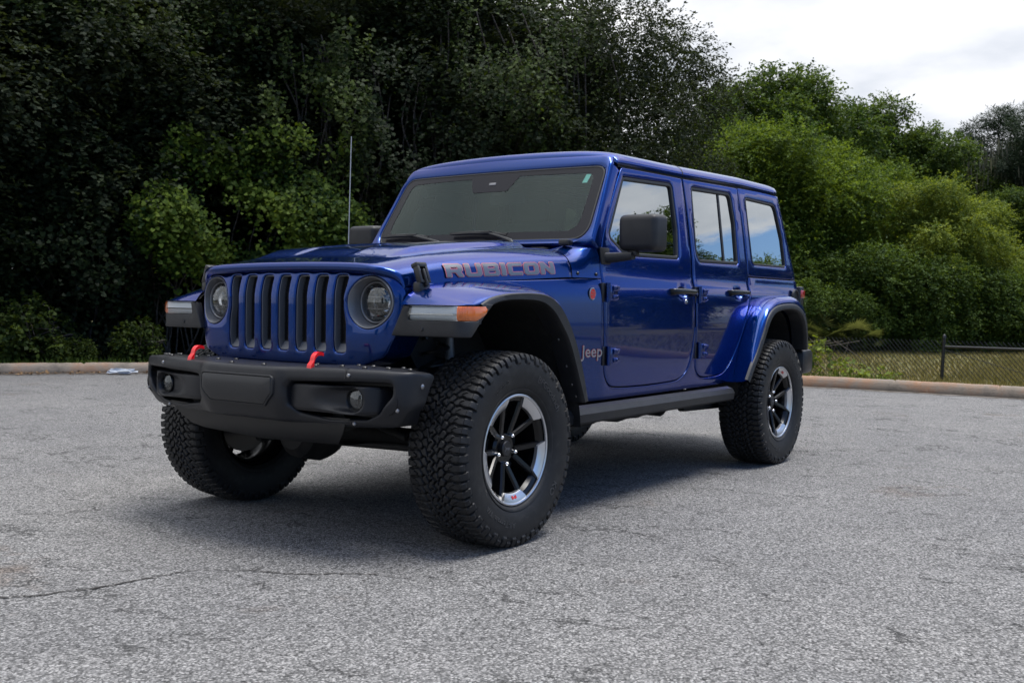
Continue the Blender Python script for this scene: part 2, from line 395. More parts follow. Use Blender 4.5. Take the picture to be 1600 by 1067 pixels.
for par, hx, hz, L in ((fdoor, -1.785, 1.098, .29), (rdoor, -2.575, 1.108, .27)):
    y = float(S(hx, hz)); mb = MB()
    pts = [(hx+L/2, y-.004, hz), (hx+L/2-.015, y+.022, hz+.002), (hx+L*.2, y+.038, hz+.004), (hx-L*.2, y+.040, hz+.002), (hx-L/2+.02, y+.028, hz-.002), (hx-L/2, y-.004, hz-.004)]
    P = crom(pts, 4); n = 12; V = []
    for i, q in enumerate(P):
        for k in range(n):
            a = 2*pi*k/n; V.append((q[0], q[1]+.011*cos(a), q[2]+.0165*sin(a)))
    F = [(i*n+k, i*n+(k+1) % n, (i+1)*n+(k+1) % n, (i+1)*n+k) for i in range(len(P)-1) for k in range(n)]+[tuple(range(n)), tuple(range(len(V)-n, len(V)))]
    mb.add(V, F)
    mb.box((hx-L*.42, y+.016, hz), (.055, .036, .040), bev=.010); mb.box((hx+L*.42, y+.008, hz), (.04, .03, .036), bev=.008)
    mb.build('door_handle', GLOSSB, par)
mb = MB(); mb.lathe([(0, 0.0001), (.006, .006), (.006, .013), (0, .015), (-.005, .015)], (-1.826, float(S(-1.826, 1.047))+.001, 1.047), 'y', 20); mb.build('lock_cylinder', CHROME, fdoor)
for par, hx, hz in ((fdoor, -.985, 1.080), (fdoor, -.995, .765), (rdoor, -2.045, 1.087), (rdoor, -2.050, .765)):
    y = float(S(hx, hz)); mb = MB()
    mb.tube([(hx+.055, y+.010, hz-.048), (hx+.055, y+.010, hz+.048)], .0125, 12)
    mb.box((hx+.005, y+.006, hz), (.085, .020, .080), bev=.006)
    mb.box((hx-.012, y+.017, hz+.020), (.060, .014, .030), bev=.006, rot=(-.35, 0, 0)); mb.box((hx-.012, y+.016, hz-.022), (.060, .013, .024), bev=.006)
    for k in (-1, 1): mb.lathe([(.004, .0001), (.004, .006), (0, .009)], (hx-.010, y+.024, hz+.022*k), 'y', 8)
    mb.build('hinge', PAINT, par)
    mb = MB(); mb.box((hx+.078, y-.006, hz), (.030, .014, .094), bev=.002); mb.build('hinge_gap', BLACK, par)

# ---- body side under and between the doors
def off(P, dd): P = np.array([q[:2] for q in P]); return inset(P[::-1], -dd)[::-1] if area(P) < 0 else inset(P, -dd)
fo = off(smooth_loop(FD), .0055); ro = off(smooth_loop(RD), .0055)
f_low = [q for q in fo if q[1] < 1.10]; r_low = [q for q in ro if q[1] < 1.20]
f_low = sorted(f_low, key=lambda q: math.atan2(q[1]-1.1, q[0]+1.43)); f_low = f_low[::-1]   # from the front seam down, along the sill and up
f_low = [q for q in f_low if not (q[0] < -1.93 and q[1] > .93)]
r_low = sorted(r_low, key=lambda q: -math.atan2(q[1]-1.2, q[0]+2.35)); r_low = [q for q in r_low if not (q[0] > -1.99 and q[1] > .90)]
body = [(.34, 1.086), (-.05, 1.109), (-.45, 1.128), (-.75, 1.142), (-.9105, 1.146)]
body += [tuple(q) for q in f_low if q[0] > -.9106 or q[1] < .95 or q[0] < -1.2]
body += [(-1.9560, .90)]
body += [tuple(q) for q in r_low]
body += [(-2.802, 1.213), (-3.2, 1.214), (-3.60, 1.216), (-3.775, 1.216), (-3.770, .80), (-3.76, .62), (-3.60, .60), (-3.57, .72), (-3.52, .88), (-3.42, 1.02), (-3.10, 1.05), (-2.90, 1.00), (-2.76, .88), (-2.62, .70), (-2.54, .56), (-2.3, .548), (-1.5, .544), (-.60, .542), (-.53, .60), (-.44, .78), (-.33, .94), (-.15, 1.045), (.10, 1.065), (.25, 1.060), (.34, 1.055)]
mb = MB(); plate(mb, np.array(body), [], .03, .004, side(), g=.035, step=.035); bs = mb.build('body_side', PAINT, CAR); both.append(bs)
# shut lines get a dark backing, set in from the skin
mb = MB(); plate(mb, np.array([(-.60, 1.12), (-.87, 1.16), (-1.16, 1.75), (-2.75, 1.80), (-3.36, 1.80), (-3.62, 1.2), (-2.86, 1.1), (-2.60, .62), (-.60, .58)]), [loopy(FG, .03)*1.0, loopy(RG, .03), loopy(QG, .03)], .002, 0, side(.034), g=.15, step=.06)
both.append(mb.build('inner_panel', BLACK, CAR))
# rear quarter (hardtop side)
QP = [(-2.798, 1.222), (-3.60, 1.224), (-3.775, 1.224), (-3.70, 1.45), (-3.62, 1.62), (-3.535, 1.80), (-3.2, 1.805), (-2.746, 1.790), (-2.769, 1.64), (-2.795, 1.42)]
mb = MB(); plate(mb, fillet(QP, .02, 3), [loopy(QG, .03)], .03, .005, side(.003), g=.03); qp = mb.build('hardtop_side', PAINT, CAR); window(qp, QG, .012); both.append(qp)
# fuel flap ring on the rear corner
mb = MB(); fx, fz = -3.575, 1.095; y = float(S(fx, fz)); mb.lathe([(0, .062), (.012, .060), (.014, .052), (.004, .045), (.002, .0001)], (fx, y+.001, fz), 'y', 28); mb.build('fuel_flap', PLAST, CAR)

# ---- sill steel tube
def rail():
    mb = MB(); prof = [(.765, .528), (.815, .537), (.850, .527), (.866, .500), (.860, .462), (.838, .449), (.77, .447)]
    xs = [-.40, -.43, -1.0, -1.7, -2.39, -2.402]; sc = [.92, 1, 1, 1, 1, .92]; G = []
    for x, k in zip(xs, sc): G.append([(x, .80+(a-.80)*k, .49+(b-.49)*k) for a, b in prof])
    G = np.array(G); G = np.concatenate([G, G[:, :1]], 1); mb.sheet(G)
    for i in (0, -1): mb.add(G[i][:-1], [tuple(range(len(prof)))])
    return mb.build('sill_rail', PLAST, CAR, sharp=25)
both.append(rail())

# ---- hood
_hy = np.array([0, .25, .5, .68, .80, .88, .94, .975, .992, 1.0]); _hz = np.array([1, .992, .965, .925, .868, .785, .655, .47, .25, 0])
_hc = crom(np.stack([_hy, _hz], 1), 5)
def seamz(x): return np.interp(x, [-.93, -.65, .42], [1.150, 1.147, 1.078])
def crown(x): return float(np.interp(x, _cx, _cz))
_cc = crom(np.array([(-.93, 1.322), (-.7, 1.312), (-.4, 1.296), (-.1, 1.270), (.12, 1.243), (.30, 1.210), (.40, 1.192), (.47, 1.180)]), 6); _cx, _cz = _cc[:, 0], _cc[:, 1]
def hoodw(x): return float(S(x, seamz(x)))-.003
def hsec(x, dome=True):
    w = hoodw(x); zs = float(seamz(x)); zc = crown(x)-.006
    y = _hc[:, 0]*w; z = zs+(zc-zs)*_hc[:, 1]
    if dome:
        k = min(1, max(0, (.30-x)/.22)); k = k*k*(3-2*k); e = np.clip((.47-.05*max(0, x)-y)/.05, 0, 1); z = z+k*.026*e*e*(3-2*e)
        # shallow channel along the middle of the dome
        c = np.clip((.20-y)/.05, 0, 1); z = z-k*.008*c*c*(3-2*c)
    return y, z
# denser samples across so the dome edges are crisp
_t = np.linspace(0, 1, len(_hc)); 
_yy = np.concatenate([np.linspace(0, .86, 58), np.linspace(.87, 1, 22)])
_zi = np.interp(_yy, _hc[:, 0], _hc[:, 1]); _hc = np.stack([_yy, _zi], 1)
def hrow(x, dz=0.0, dx=0.0, shrink=0.0, dome=True):
    y, z = hsec(x, dome); s = _hc[:, 0]
    back = .085*np.clip((s-.72)/.28, 0, 1)**2.2
    kf = np.clip((x-.0)/.42, 0, 1)
    X = x+dx-back*kf; half = np.stack([X, y*(1-shrink), z+dz], 1)
    L = half.copy(); Rr = half[1:].copy(); Rr[:, 1] *= -1
    return np.concatenate([L[::-1], Rr])
mb = MB(); rows = [hrow(.455, -.040, -.004, .02), hrow(.455, -.036, .004, .012), hrow(.455, -.022, .013, .002), hrow(.455, -.010, .013), hrow(.455, -.002, .006), hrow(.445)]
for x in np.linspace(.425, -.684, 60): rows.append(hrow(x))
rows += [hrow(-.686, -.004), hrow(-.686, -.02)]
mb.sheet(np.array(rows)); hood = mb.build('hood', PAINT, CAR, sharp=50)
# hood vents: dark slotted inserts on the dome
for sg in (1, -1):
    mb = MB(); G = []
    for x in np.linspace(-.02, -.30, 10):
        w, zz_ = hsec(x); row = []
        for y in np.linspace(.27, .345, 5): row.append((x-.35*(y-.27), sg*y, float(np.interp(y, w, zz_))+.002))
        G.append(row)
    mb.sheet(np.array(G)); mb.build('hood_vent', PLAST, hood)
def hood_y(x, z):
    y, zz_ = hsec(x, False); return float(np.interp(z, zz_[::-1], y[::-1]))
# lettering on the hood side
def side_text(txt, x0, x1, zlo0, zlo1, h0, h1, fn, proud, mtl, name, par, size=1.0, offset=0.0, sx=1.0, flip=False):
    V, F = text_mesh(txt, 1.0, 0, offset, 1.0, 1.02, 'LEFT', 4)
    cap = .70; base = text_mesh(txt, 1.0, 0, 0, 1.0, 1.02, 'LEFT', 4)[0]; lo, hi = base[:, 0].min(), base[:, 0].max(); zl, zh = base[:, 1].min(), base[:, 1].max()
    t = (V[:, 0]-lo)/(hi-lo); s = (V[:, 1]-zl)/(zh-zl)
    x = x0+(x1-x0)*t; z = (zlo0+(zlo1-zlo0)*t)+s*(h0+(h1-h0)*t)
    y = np.array([fn(a, b) for a, b in zip(x, z)])+proud
    mb = MB(); mb.add(np.stack([x, y, z], 1), F); o = mb.build(name, mtl, par, recalc=False)
    return o
LET = {
 'R': ([(0, 0), (0, 1), (1.02, 1), (1.18, .86), (1.18, .52), (1.02, .40), (1.22, 0), (.86, 0), (.66, .36), (.34, .36), (.34, 0)], [[(.34, .58), (.34, .78), (.84, .78), (.84, .58)]]),
 'U': ([(0, 1), (0, .16), (.16, 0), (1.04, 0), (1.20, .16), (1.20, 1), (.86, 1), (.86, .24), (.34, .24), (.34, 1)], []),
 'B': ([(0, 0), (0, 1), (1.04, 1), (1.18, .88), (1.18, .60), (1.08, .52), (1.20, .42), (1.20, .14), (1.06, 0)], [[(.34, .60), (.34, .80), (.86, .80), (.86, .60)], [(.34, .20), (.34, .42), (.88, .42), (.88, .20)]]),
 'I': ([(0, 0), (0, 1), (.36, 1), (.36, 0)], []),
 'C': ([(.16, 0), (0, .16), (0, .84), (.16, 1), (1.16, 1), (1.16, .76), (.34, .76), (.34, .24), (1.16, .24), (1.16, 0)], []),
 'O': ([(.18, 0), (0, .18), (0, .82), (.18, 1), (1.06, 1), (1.24, .82), (1.24, .18), (1.06, 0)], [[(.36, .24), (.36, .76), (.88, .76), (.88, .24)]]),
 'N': ([(0, 0), (0, 1), (.36, 1), (.86, .44), (.86, 1), (1.20, 1), (1.20, 0), (.86, 0), (.34, .56), (.34, 0)], [])}
def block_word(word, grow, x0, x1, z0, z1, h0, h1, fn, proud, mtl, name, par, side_=1):
    W_ = {k: max(q[0] for q in v[0]) for k, v in LET.items()}; gap = .17; tot = sum(W_[c] for c in word)+gap*(len(word)-1); cur = 0; mb = MB()
    for c in word:
        o_, hs = LET[c]; o_ = fillet([(a_+cur, b_) for a_, b_ in o_], .05, 2); hs = [fillet([(a_+cur, b_) for a_, b_ in q], .04, 2) for q in hs]
        o_ = o_ if area(o_) > 0 else o_[::-1]; o_ = inset(o_, -grow); hs = [inset(q if area(q) > 0 else q[::-1], grow) for q in hs]
        def wp(a_, b_, w):
            t = a_/tot; x = x0+(x1-x0)*t; z = (z0+(z1-z0)*t)+b_*(h0+(h1-h0)*t); y = np.array([fn(p_, q_) for p_, q_ in zip(x, z)])+proud-w*.001
            return np.stack([x, side_*y, z], 1)
        plate(mb, o_, hs, .001, 0, wp, g=.30, step=.30); cur += W_[c]+gap
    return mb.build(name, mtl, par, recalc=False)
for sd_ in (1, -1):
    a_ = (.150, -.560, 1.121, 1.160, .054, .054) if sd_ > 0 else (-.560, .150, 1.160, 1.121, .054, .054)
    lo_ = block_word('RUBICON', .055, *a_, hood_y, .0014, DECR, 'lettering_outline', hood, sd_); block_word('RUBICON', .0, *a_, hood_y, .0028, DECG, 'lettering', hood, sd_)

# ---- cowl behind the hood, up to the windscreen base
mb = MB(); rows = []
y0, z0 = hsec(-.692, False); sN = _hc[:, 0]
for x in np.linspace(-.692, -.913, 14):
    t = (-.692-x)/(.221); y, z = hsec(x, False); zs = float(seamz(x))
    # target section at the pillar: the body side running up to 1.325
    q = (z-zs)/(z.max()-zs); zt = zs+(1.330-zs)*q; ang = q
    yt = np.where(q < .80, S(np.full(len(q), x), zt)-.002-.012*np.clip((q-.55)/.25, 0, 1), 0)
    m_ = q >= .80; yt[m_] = (float(S(x, zs+(1.330-zs)*.80))-.014)*np.sqrt(np.clip(1-((q[m_]-.80)/.20)**2, 0, 1))**.6 if m_.any() else 0
    yt = np.minimum(yt, 1); e = np.clip(t*1.15, 0, 1); e = e*e*(3-2*e)
    Y = y*(1-e)+yt*e; Z = z*(1-e)+zt*e; Z -= .022*np.clip((.62-Y)/.1, 0, 1)*np.clip(t*3, 0, 1)
    half = np.stack([np.full(len(Y), x), Y, Z], 1); R_ = half[1:].copy(); R_[:, 1] *= -1; rows.append(np.concatenate([half[::-1], R_]))
mb.sheet(np.array(rows)); cowl = mb.build('cowl', PAINT, CAR, sharp=50)
for sg in (1, -1):
    for x, z in ((-.735, 1.168), (-.878, 1.168)):
        y = hood_y(x, z) if x > -.8 else float(S(x, z)); mb = MB(); mb.lathe([(.006, .0001), (.005, .006), (0, .009)], (x, sg*(y+.001), z), 'y', 12) if sg > 0 else mb.lathe([(-.006, .0001), (-.005, .006), (0, .009)], (x, sg*(y+.001), z), 'y', 12)
        mb.build('bolt', BLACK, cowl)
    # rubber stop / hinge block at the windscreen corner
    mb = MB(); mb.box((-.790, sg*.640, 1.322), (.050, .060, .030), bev=.008); mb.build('windscreen_hinge', BLACK, cowl)
# wiper cowl panel, dark slots
mb = MB(); mb.box((-.83, 0, 1.292), (.08, 1.02, .02), bev=.006); mb.build('cowl_vent', PLAST, cowl)

# ---- windscreen frame and glass
def wsx(z, y): return -.862-.644*(z-1.335)+.045*(1-(np.abs(y)/.72)**2)
def wsw(y, z, w): return np.stack([wsx(z, y)-w*.84, y*(1-0*w), z-w*.54], 1)
fr = [(0, 1.322), (.715, 1.322, .02), (float(S(-.90, 1.34))+.003, 1.335, .01), (float(S(-1.0, 1.55))+.000, 1.55, 0), (float(S(-1.15, 1.76))-.004, 1.762, 0), (.672, 1.806, .04), (0, 1.822)]
out = [q if len(q) > 2 else (*q, 0) for q in fr]; out = out[:-1]+[(0, 1.822, 0)]+[(-q[0], q[1], q[2]) for q in out[1:-1]][::-1]
wg = [(.705, 1.346, .085), (.672, 1.742, .065), (-.672, 1.742, .065), (-.705, 1.346, .085)]
mb = MB(); plate(mb, fillet(out, .02, 5), [fillet(wg, .06, 7)], .075, .022, wsw, g=.035, nb=5, step=.02); wframe = mb.build('windscreen_frame', PAINT, CAR)
P = fillet(wg, .06, 7); P = P if area(P) > 0 else P[::-1]
mb = MB(); plate(mb, inset(densify(P, .03), -.004), [], .004, 0, lambda y, z, w: wsw(y, z, w+.010), g=.06); ws = mb.build('windscreen', WGLASS, wframe)
ing = [(.640, 1.392, .07), (.618, 1.706, .05), (.165, 1.712, .0), (.115, 1.628, .02), (-.115, 1.628, .02), (-.165, 1.712, 0), (-.618, 1.706, .05), (-.640, 1.392, .07)]
mb = MB(); plate(mb, inset(densify(P, .03), -.003), [fillet(ing, .03, 5)], .001, 0, lambda y, z, w: wsw(y, z, w+.0085), g=.05, step=.03); mb.build('windscreen_border', FRIT, ws)
mb = MB(); plate(mb, inset(densify(P, .03), -.001), [inset(densify(P, .03), .006)], .006, .002, lambda y, z, w: wsw(y, z, w+.006), g=.05, step=.03); mb.build('windscreen_seal', RUBBER, ws)
st = np.array([(.562, 1.655), (.590, 1.655), (.598, 1.702), (.570, 1.702)]); mb = MB(); plate(mb, st, [], .001, 0, lambda y, z, w: wsw(y, z, w+.012), g=.05); mb.build('sticker', STICK, ws)
mb = MB(); mb.box((float(wsx(1.672, 0))-.009, 0, 1.668), (.010, .045, .018), bev=.003, rot=(0, -.57, 0)); mb.build('camera_window', GUN, ws)
# wipers
for yb, yt0, yt1 in ((.30, -.13, .25), (-.18, -.66, -.28)):
    mb = MB(); base = Vector((-.815, yb, 1.325)); mid = Vector((float(wsx(1.385, (yt0+yt1)/2+.05))+.022, (yt0+yt1)/2+.06, 1.388))
    mb.tube([base+Vector((.01, .01, -.012)), base+Vector((.004, -.01, .014)), base.lerp(mid, .35)+Vector((.012, 0, .012)), mid], [.014, .013, .009, .006], 8)
    bl = []
    for k in range(9):
        y = yt0+(yt1-yt0)*k/8; z = 1.372+.010*sin(pi*k/8)+.012*(1-k/8); bl.append((float(wsx(z, y))+.014, y, z))
    mb.tube(bl, [.004, .009, .010, .011, .011, .011, .010, .009, .004], 6)
    mb.tube([(p[0]-.006, p[1], p[2]+.008) for p in bl], .004, 5); mb.box(mid, (.02, .07, .018), bev=.005)
    mb.build('wiper', BLACK, CAR)
    mb = MB(); mb.box((-.815, yb+.01, 1.312), (.06, .07, .018), bev=.007); mb.build('washer_cover', PAINT, cowl)
# antenna (right-hand cowl)
mb = MB(); mb.lathe([(0, .020), (.012, .016), (.030, .009), (.045, .006)], (-.64, -.695, 1.228), 'z', 14); mb.tube([(-.64, -.695, 1.26), (-.655, -.695, 1.93)], [.0034, .0028], 6); mb.build('antenna', mat('antenna_grey', (.38, .38, .36), .4), CAR)

# ---- roof
def dripz(x): return float(np.interp(x, [-3.54, -2.8, -1.95, -1.17], [1.808, 1.800, 1.768, 1.748]))
def rsec(x, k=1.0, endy=0.0):
    zd = dripz(x); ys = float(S(x, zd))+.004
    pts = [(ys, zd), (ys+.002, zd+.016), (ys-.004, zd+.034), (ys-.022, zd+.054), (ys-.06, zd+.070), (ys-.14, zd+.083), (ys-.28, zd+.093), (ys-.5, zd+.099), (0, zd+.101)]
    c = crom(pts, 4); c[:, 1] = zd+(c[:, 1]-zd)*k; c[:, 0] -= endy*(c[:, 0] > .3)
    R_ = c[:-1][::-1].copy(); R_[:, 0] *= -1; P = np.concatenate([c, R_]); return P
mb = MB(); G = []
for x, k in [(-1.162, .25), (-1.164, .50), (-1.170, .70), (-1.185, .84), (-1.21, .93), (-1.25, .985)]+[(q, 1.0) for q in np.linspace(-1.32, -3.28, 26)]+[(-3.36, .985), (-3.42, .95), (-3.47, .87), (-3.505, .74), (-3.53, .55), (-3.54, .3), (-3.542, .02)]:
    P = rsec(x, k); xx = np.full(len(P), x)
    arch = np.clip(np.abs(P[:, 0])/.7, 0, 1)**2
    if x > -1.3: xx = xx+.045*(1-arch)
    if x < -3.3: xx = xx-.03*(1-arch)
    if x < -3.40: P = P*np.array([1-.06*((-3.40-x)/.14)**2, 1])
    G.append(np.stack([xx, P[:, 0], P[:, 1]], 1))
mb.sheet(np.array(G)); roof = mb.build('roof', PAINT, CAR, sharp=60)
mb = MB()      # grooves of the removable panels
for xg in (-1.93, -1.935):
    pass
G = []
for x in (-1.925, -1.940):
    P = rsec(x); G.append(np.stack([np.full(len(P), x), P[:, 0], P[:, 1]+.0008], 1))
mb.sheet(np.array(G)); mb.build('roof_seam', RUBBER, roof)
# black gutter strip under the roof edge
mb = MB(); G = []
for x in np.linspace(-1.19, -3.50, 30):
    zd = dripz(x); y = float(S(x, zd)); G.append([(x, y-.012, zd+.006), (x, y-.006, zd+.002), (x, y-.006, zd-.010), (x, y-.03, zd-.016)])
mb.sheet(np.array(G)); both.append(mb.build('roof_gutter', RUBBER, CAR))

# ---- rear of the body: tailgate, glass, spare wheel carrier
mb = MB()
def tgw(y, z, w): return np.stack([np.interp(z, [.6, 1.2, 1.8], [-3.775, -3.782, -3.545])+w, y, z], 1)
plate(mb, fillet([(-.66, .62), (.66, .62), (.66, 1.21), (.60, 1.80), (-.60, 1.80), (-.66, 1.21)], .05), [fillet([(-.50, 1.28), (.50, 1.28), (.46, 1.70), (-.46, 1.70)], .05)], .03, .01, tgw, g=.08); tg = mb.build('tailgate', PAINT, CAR)
mb = MB(); plate(mb, fillet([(-.51, 1.27), (.51, 1.27), (.47, 1.71), (-.47, 1.71)], .05), [], .004, 0, lambda y, z, w: tgw(y, z, w+.012), g=.1); mb.build('rear_window', SGLASS, tg)
for sg in (1, -1):
    mb = MB(); mb.box((-3.790, sg*.715, 1.055), (.085, .115, .25), bev=.014); tl = mb.build('tail_light', BLACK, CAR)
    mb = MB(); mb.box((-3.80, sg*.722, 1.125), (.085, .112, .06), bev=.010); mb.build('lens', RLENS, tl)
mb = MB(); mb.box((-3.80, 0, .64), (.18, 1.30, .17), bev=.03)
for sg in (1, -1):
    mb.box((-3.69, sg*.755, .645), (.30, .22, .175), bev=.035, rot=(0, 0, sg*.12))
mb.build('rear_bumper', BUMP, CAR)

# ---- grille
def gx(y, z): 
    y = np.asarray(y, float); z = np.asarray(z, float)
    zz_ = np.clip(z-1.035, 0, None); return .468-.030*(np.abs(y)/.6)**2-.06*np.clip((np.abs(y)-.50)/.14, 0, 1)**2-zz_*zz_*1.6-.10*zz_-.012*np.clip((.85-z)/.1, 0, 1)
def gw(y, z, w): return np.stack([gx(y, z)-w, y, z], 1)
go = [(.440, .745, .05), (.560, .790, .06), (.606, .90, 0), (.630, 1.0, .08), (.624, 1.068, .07), (.565, 1.128, .05), (.42, 1.150, .08), (0, 1.158, 0)]
go = go+[(-a, b, c) for a, b, c in go[:-1]][::-1]
slots = []
for i in range(7):
    yc = (i-3)*.1103; hw = .0335; zb, zt = .800, 1.122; 
    if abs(i-3) < 3: q = [(yc-hw, zb, .022), (yc+hw, zb, .022), (yc+hw, zt, .018), (yc-hw, zt, .018)]
    else:
        s = 1 if i == 6 else -1
        q = [(yc-s*hw, zb, .022), (yc+s*hw, zb, .022), (yc+s*hw, .92, .01), (yc+s*(hw-.012), .98, .02), (yc+s*(hw-.013), 1.03, .02), (yc+s*(hw-.003), 1.08, .01), (yc+s*hw, zt, .018), (yc-s*hw, zt, .018)]
    slots.append(fillet(q, .02, 4))
HL = (.482, 1.010); HR = .108
a = np.linspace(0, 2*pi, 40, endpoint=False)
hls = [np.stack([s*HL[0]+HR*np.cos(a), HL[1]+HR*np.sin(a)], 1) for s in (1, -1)]
mb = MB(); plate(mb, fillet(go, .05, 5), slots+hls, .045, .009, gw, g=.028, nb=4, step=.014); grille = mb.build('grille', PAINT, CAR)
# grille side return back to the fender
G = []
gof = fillet(go, .05, 5); gof = [q for q in gof if q[0] >= .43]
for dx, dy in ((-.006, 0), (-.06, .006), (-.14, .012)):
    G.append([(float(gx(q[0], q[1]))+dx, q[0]+dy, q[1]-.0) for q in gof])
mb = MB(); mb.sheet(np.array(G)); both.append(mb.build('grille_side', PAINT, CAR))
for i, sl in enumerate(slots):
    sp = sl if area(sl) > 0 else sl[::-1]; sp = densify(sp, .012)
    mb = MB(); plate(mb, inset(sp, .001), [inset(sp, .0045)], .040, .001, lambda y, z, w: gw(y, z, w+.010), g=.03, step=.012)
    # sloping grey floor at the bottom of each slot
    yc = sp[:, 0].mean() if abs(i-3) < 3 else (i-3)*.1103
    fl = [[(float(gx(yc, .81))-.012, yc-.031, .804), (float(gx(yc, .81))-.012, yc+.031, .804)], [(float(gx(yc, .81))-.044, yc-.031, .846), (float(gx(yc, .81))-.044, yc+.031, .846)]]
    mb.sheet(np.array(fl)); ins = mb.build('slot_insert', GUN, grille)
    mb = MB(); hx_, hz_ = .010, .0085
    for r_ in range(40):
        z = .838+r_*.0082
        if z > 1.12: break
        for c_ in range(-3, 4):
            y = yc+c_*.0105+(r_ % 2)*.00525
            if abs(y-yc) > .0305: continue
            X = float(gx(y, z))-.040
            mb.add([(X, y-.0062, z), (X, y, z-.0036), (X, y+.0062, z), (X, y, z+.0036), (X-.006, y-.0062, z), (X-.006, y, z-.0036), (X-.006, y+.0062, z), (X-.006, y, z+.0036), (X, y-.004, z), (X, y, z-.0016), (X, y+.004, z), (X, y, z+.0016)], [(0, 1, 9, 8), (1, 2, 10, 9), (2, 3, 11, 10), (3, 0, 8, 11), (0, 1, 5, 4), (2, 3, 7, 6), (1, 2, 6, 5), (3, 0, 4, 7)])
    mb.build('grille_mesh', BLACK, ins, sharp=20)
mb = MB(); mb.box((.385, 0, .96), (.02, .86, .38)); mb.build('radiator', BLACK, grille)

# ---- headlights
for sg in (1, -1):
    y0 = sg*HL[0]; z0 = HL[1]; X = float(gx(HL[0], HL[1]))
    mb = MB(); mb.lathe([(X-.004, .1075), (X-.001, .105), (X-.004, .1015), (X-.035, .094), (X-.074, .0865), (X-.076, .0855)], (0, y0, z0), 'x', 56)
    va = mb.V[0]; va[:, 0] += (gx(va[:, 1], va[:, 2])-X)*np.clip((va[:, 0]-(X-.074))/.07, 0, 1)
    hl = mb.build('headlight', GUN, CAR); X -= .010
    mb = MB(); mb.lathe([(X-.062, .0880), (X-.040, .0865), (X-.036, .083), (X-.040, .079), (X-.060, .078)], (0, y0, z0), 'x', 48); mb.build('lamp_ring', GUN, hl)
    mb = MB(); mb.lathe([(X-.12, .0001), (X-.118, .03), (X-.10, .060), (X-.070, .079), (X-.055, .0795)], (0, y0, z0), 'x', 48); mb.build('reflector', mat('dark_chrome', (.75, .75, .77), .12, 1.0), hl)
    mb = MB()
    for zc, rr_ in ((z0+.040, .030), (z0-.002, .034), (z0-.046, .026)):
        mb.lathe([(X-.100, rr_), (X-.066, rr_*1.05), (X-.062, rr_*.98), (X-.066, rr_*.90)], (0, y0, zc), 'x', 24)
    mb.build('projector', CHROME, hl)
    mb = MB()
    for zc, rr_ in ((z0+.040, .026), (z0-.002, .030), (z0-.046, .022)):
        mb.lathe([(X-.074, rr_), (X-.062, rr_*.8), (X-.056, rr_*.4), (X-.054, .0001)], (0, y0, zc), 'x', 24)
    mb.build('projector_lens', GLOSSB, hl)
    mb = MB()
    for zc in (z0+.022, z0-.026):
        w = sqrt(.079**2-(zc-z0)**2); mb.box((X-.054, y0, zc), (.020, 2*w, .0045), bev=.0012)
    mb.box((X-.060, y0, z0-.064), (.012, .06, .006), bev=.002)
    mb.build('light_bar', GUN, hl)
    mb = MB(); mb.lathe([(X-.046, .080), (X-.036, .072), (X-.028, .05), (X-.0245, .025), (X-.024, .0001)], (0, y0, z0), 'x', 48); mb.build('lens', LENS, hl)

# ---- hood latch
mb = MB(); lx, ly = .325, .655
mb.box((lx, ly+.006, 1.068), (.074, .042, .055), bev=.010, rot=(0, 0, .1)); mb.box((lx+.002, ly+.022, 1.112), (.013, .026, .075), bev=.005, rot=(.35, 0, 0))
for k in (-1, 1): mb.box((lx+k*.024, ly+.008, 1.126), (.015, .028, .078), bev=.004, rot=(.35, 0, 0))
mb.box((lx, ly-.008, 1.162), (.066, .034, .022), bev=.006, rot=(.35, 0, 0)); mb.box((lx, ly+.016, 1.095), (.050, .030, .016), bev=.005, rot=(.3, 0, 0))
mb.box((lx-.055, ly+.03, 1.062), (.06, .03, .020), bev=.006)
both.append(mb.build('hood_latch', BLACK, CAR))
# rubber bump stop far side shows as a small light dot
# ---- mirror
mb = MB(); mb.box((-1.045, .930, 1.378), (.135, .225, .190), bev=.030, seg=4, taper=(0, .93, .93)); mi = mb.build('mirror', PLAST, CAR)
mb = MB(); mb.box((-1.113, .930, 1.380), (.004, .185, .155), bev=.0015); mb.build('mirror_glass', CHROME, mi)
mb = MB(); G = []
for t, y in ((0, .735), (.4, .80), (.75, .87), (.95, .895), (1.0, .902)):
    h = .060-.022*t; zc = 1.250+.006*t; d_ = .070-.020*t; row = []
    for k in range(14):
        q = 2*pi*k/14; row.append((-.975-.03*t+d_*.5*np.sign(cos(q))*abs(cos(q))**.6, y, zc+h*.5*np.sign(sin(q))*abs(sin(q))**.6+.008*t))
    G.append(row+row[:1])
mb.sheet(np.array(G)); mb.add(np.array(G[-1][:-1]), [tuple(range(14))]); mb.box((-1.02, .895, 1.276), (.04, .05, .03), bev=.008); mb.build('mirror_arm', PLAST, mi)
mb = MB(); mb.box((-.965, float(S(-.965, 1.25))-.002, 1.262), (.085, .012, .085), bev=.005, rot=(.1, 0, 0)); mb.build('mirror_foot', PLAST, mi)
both.append(mi)

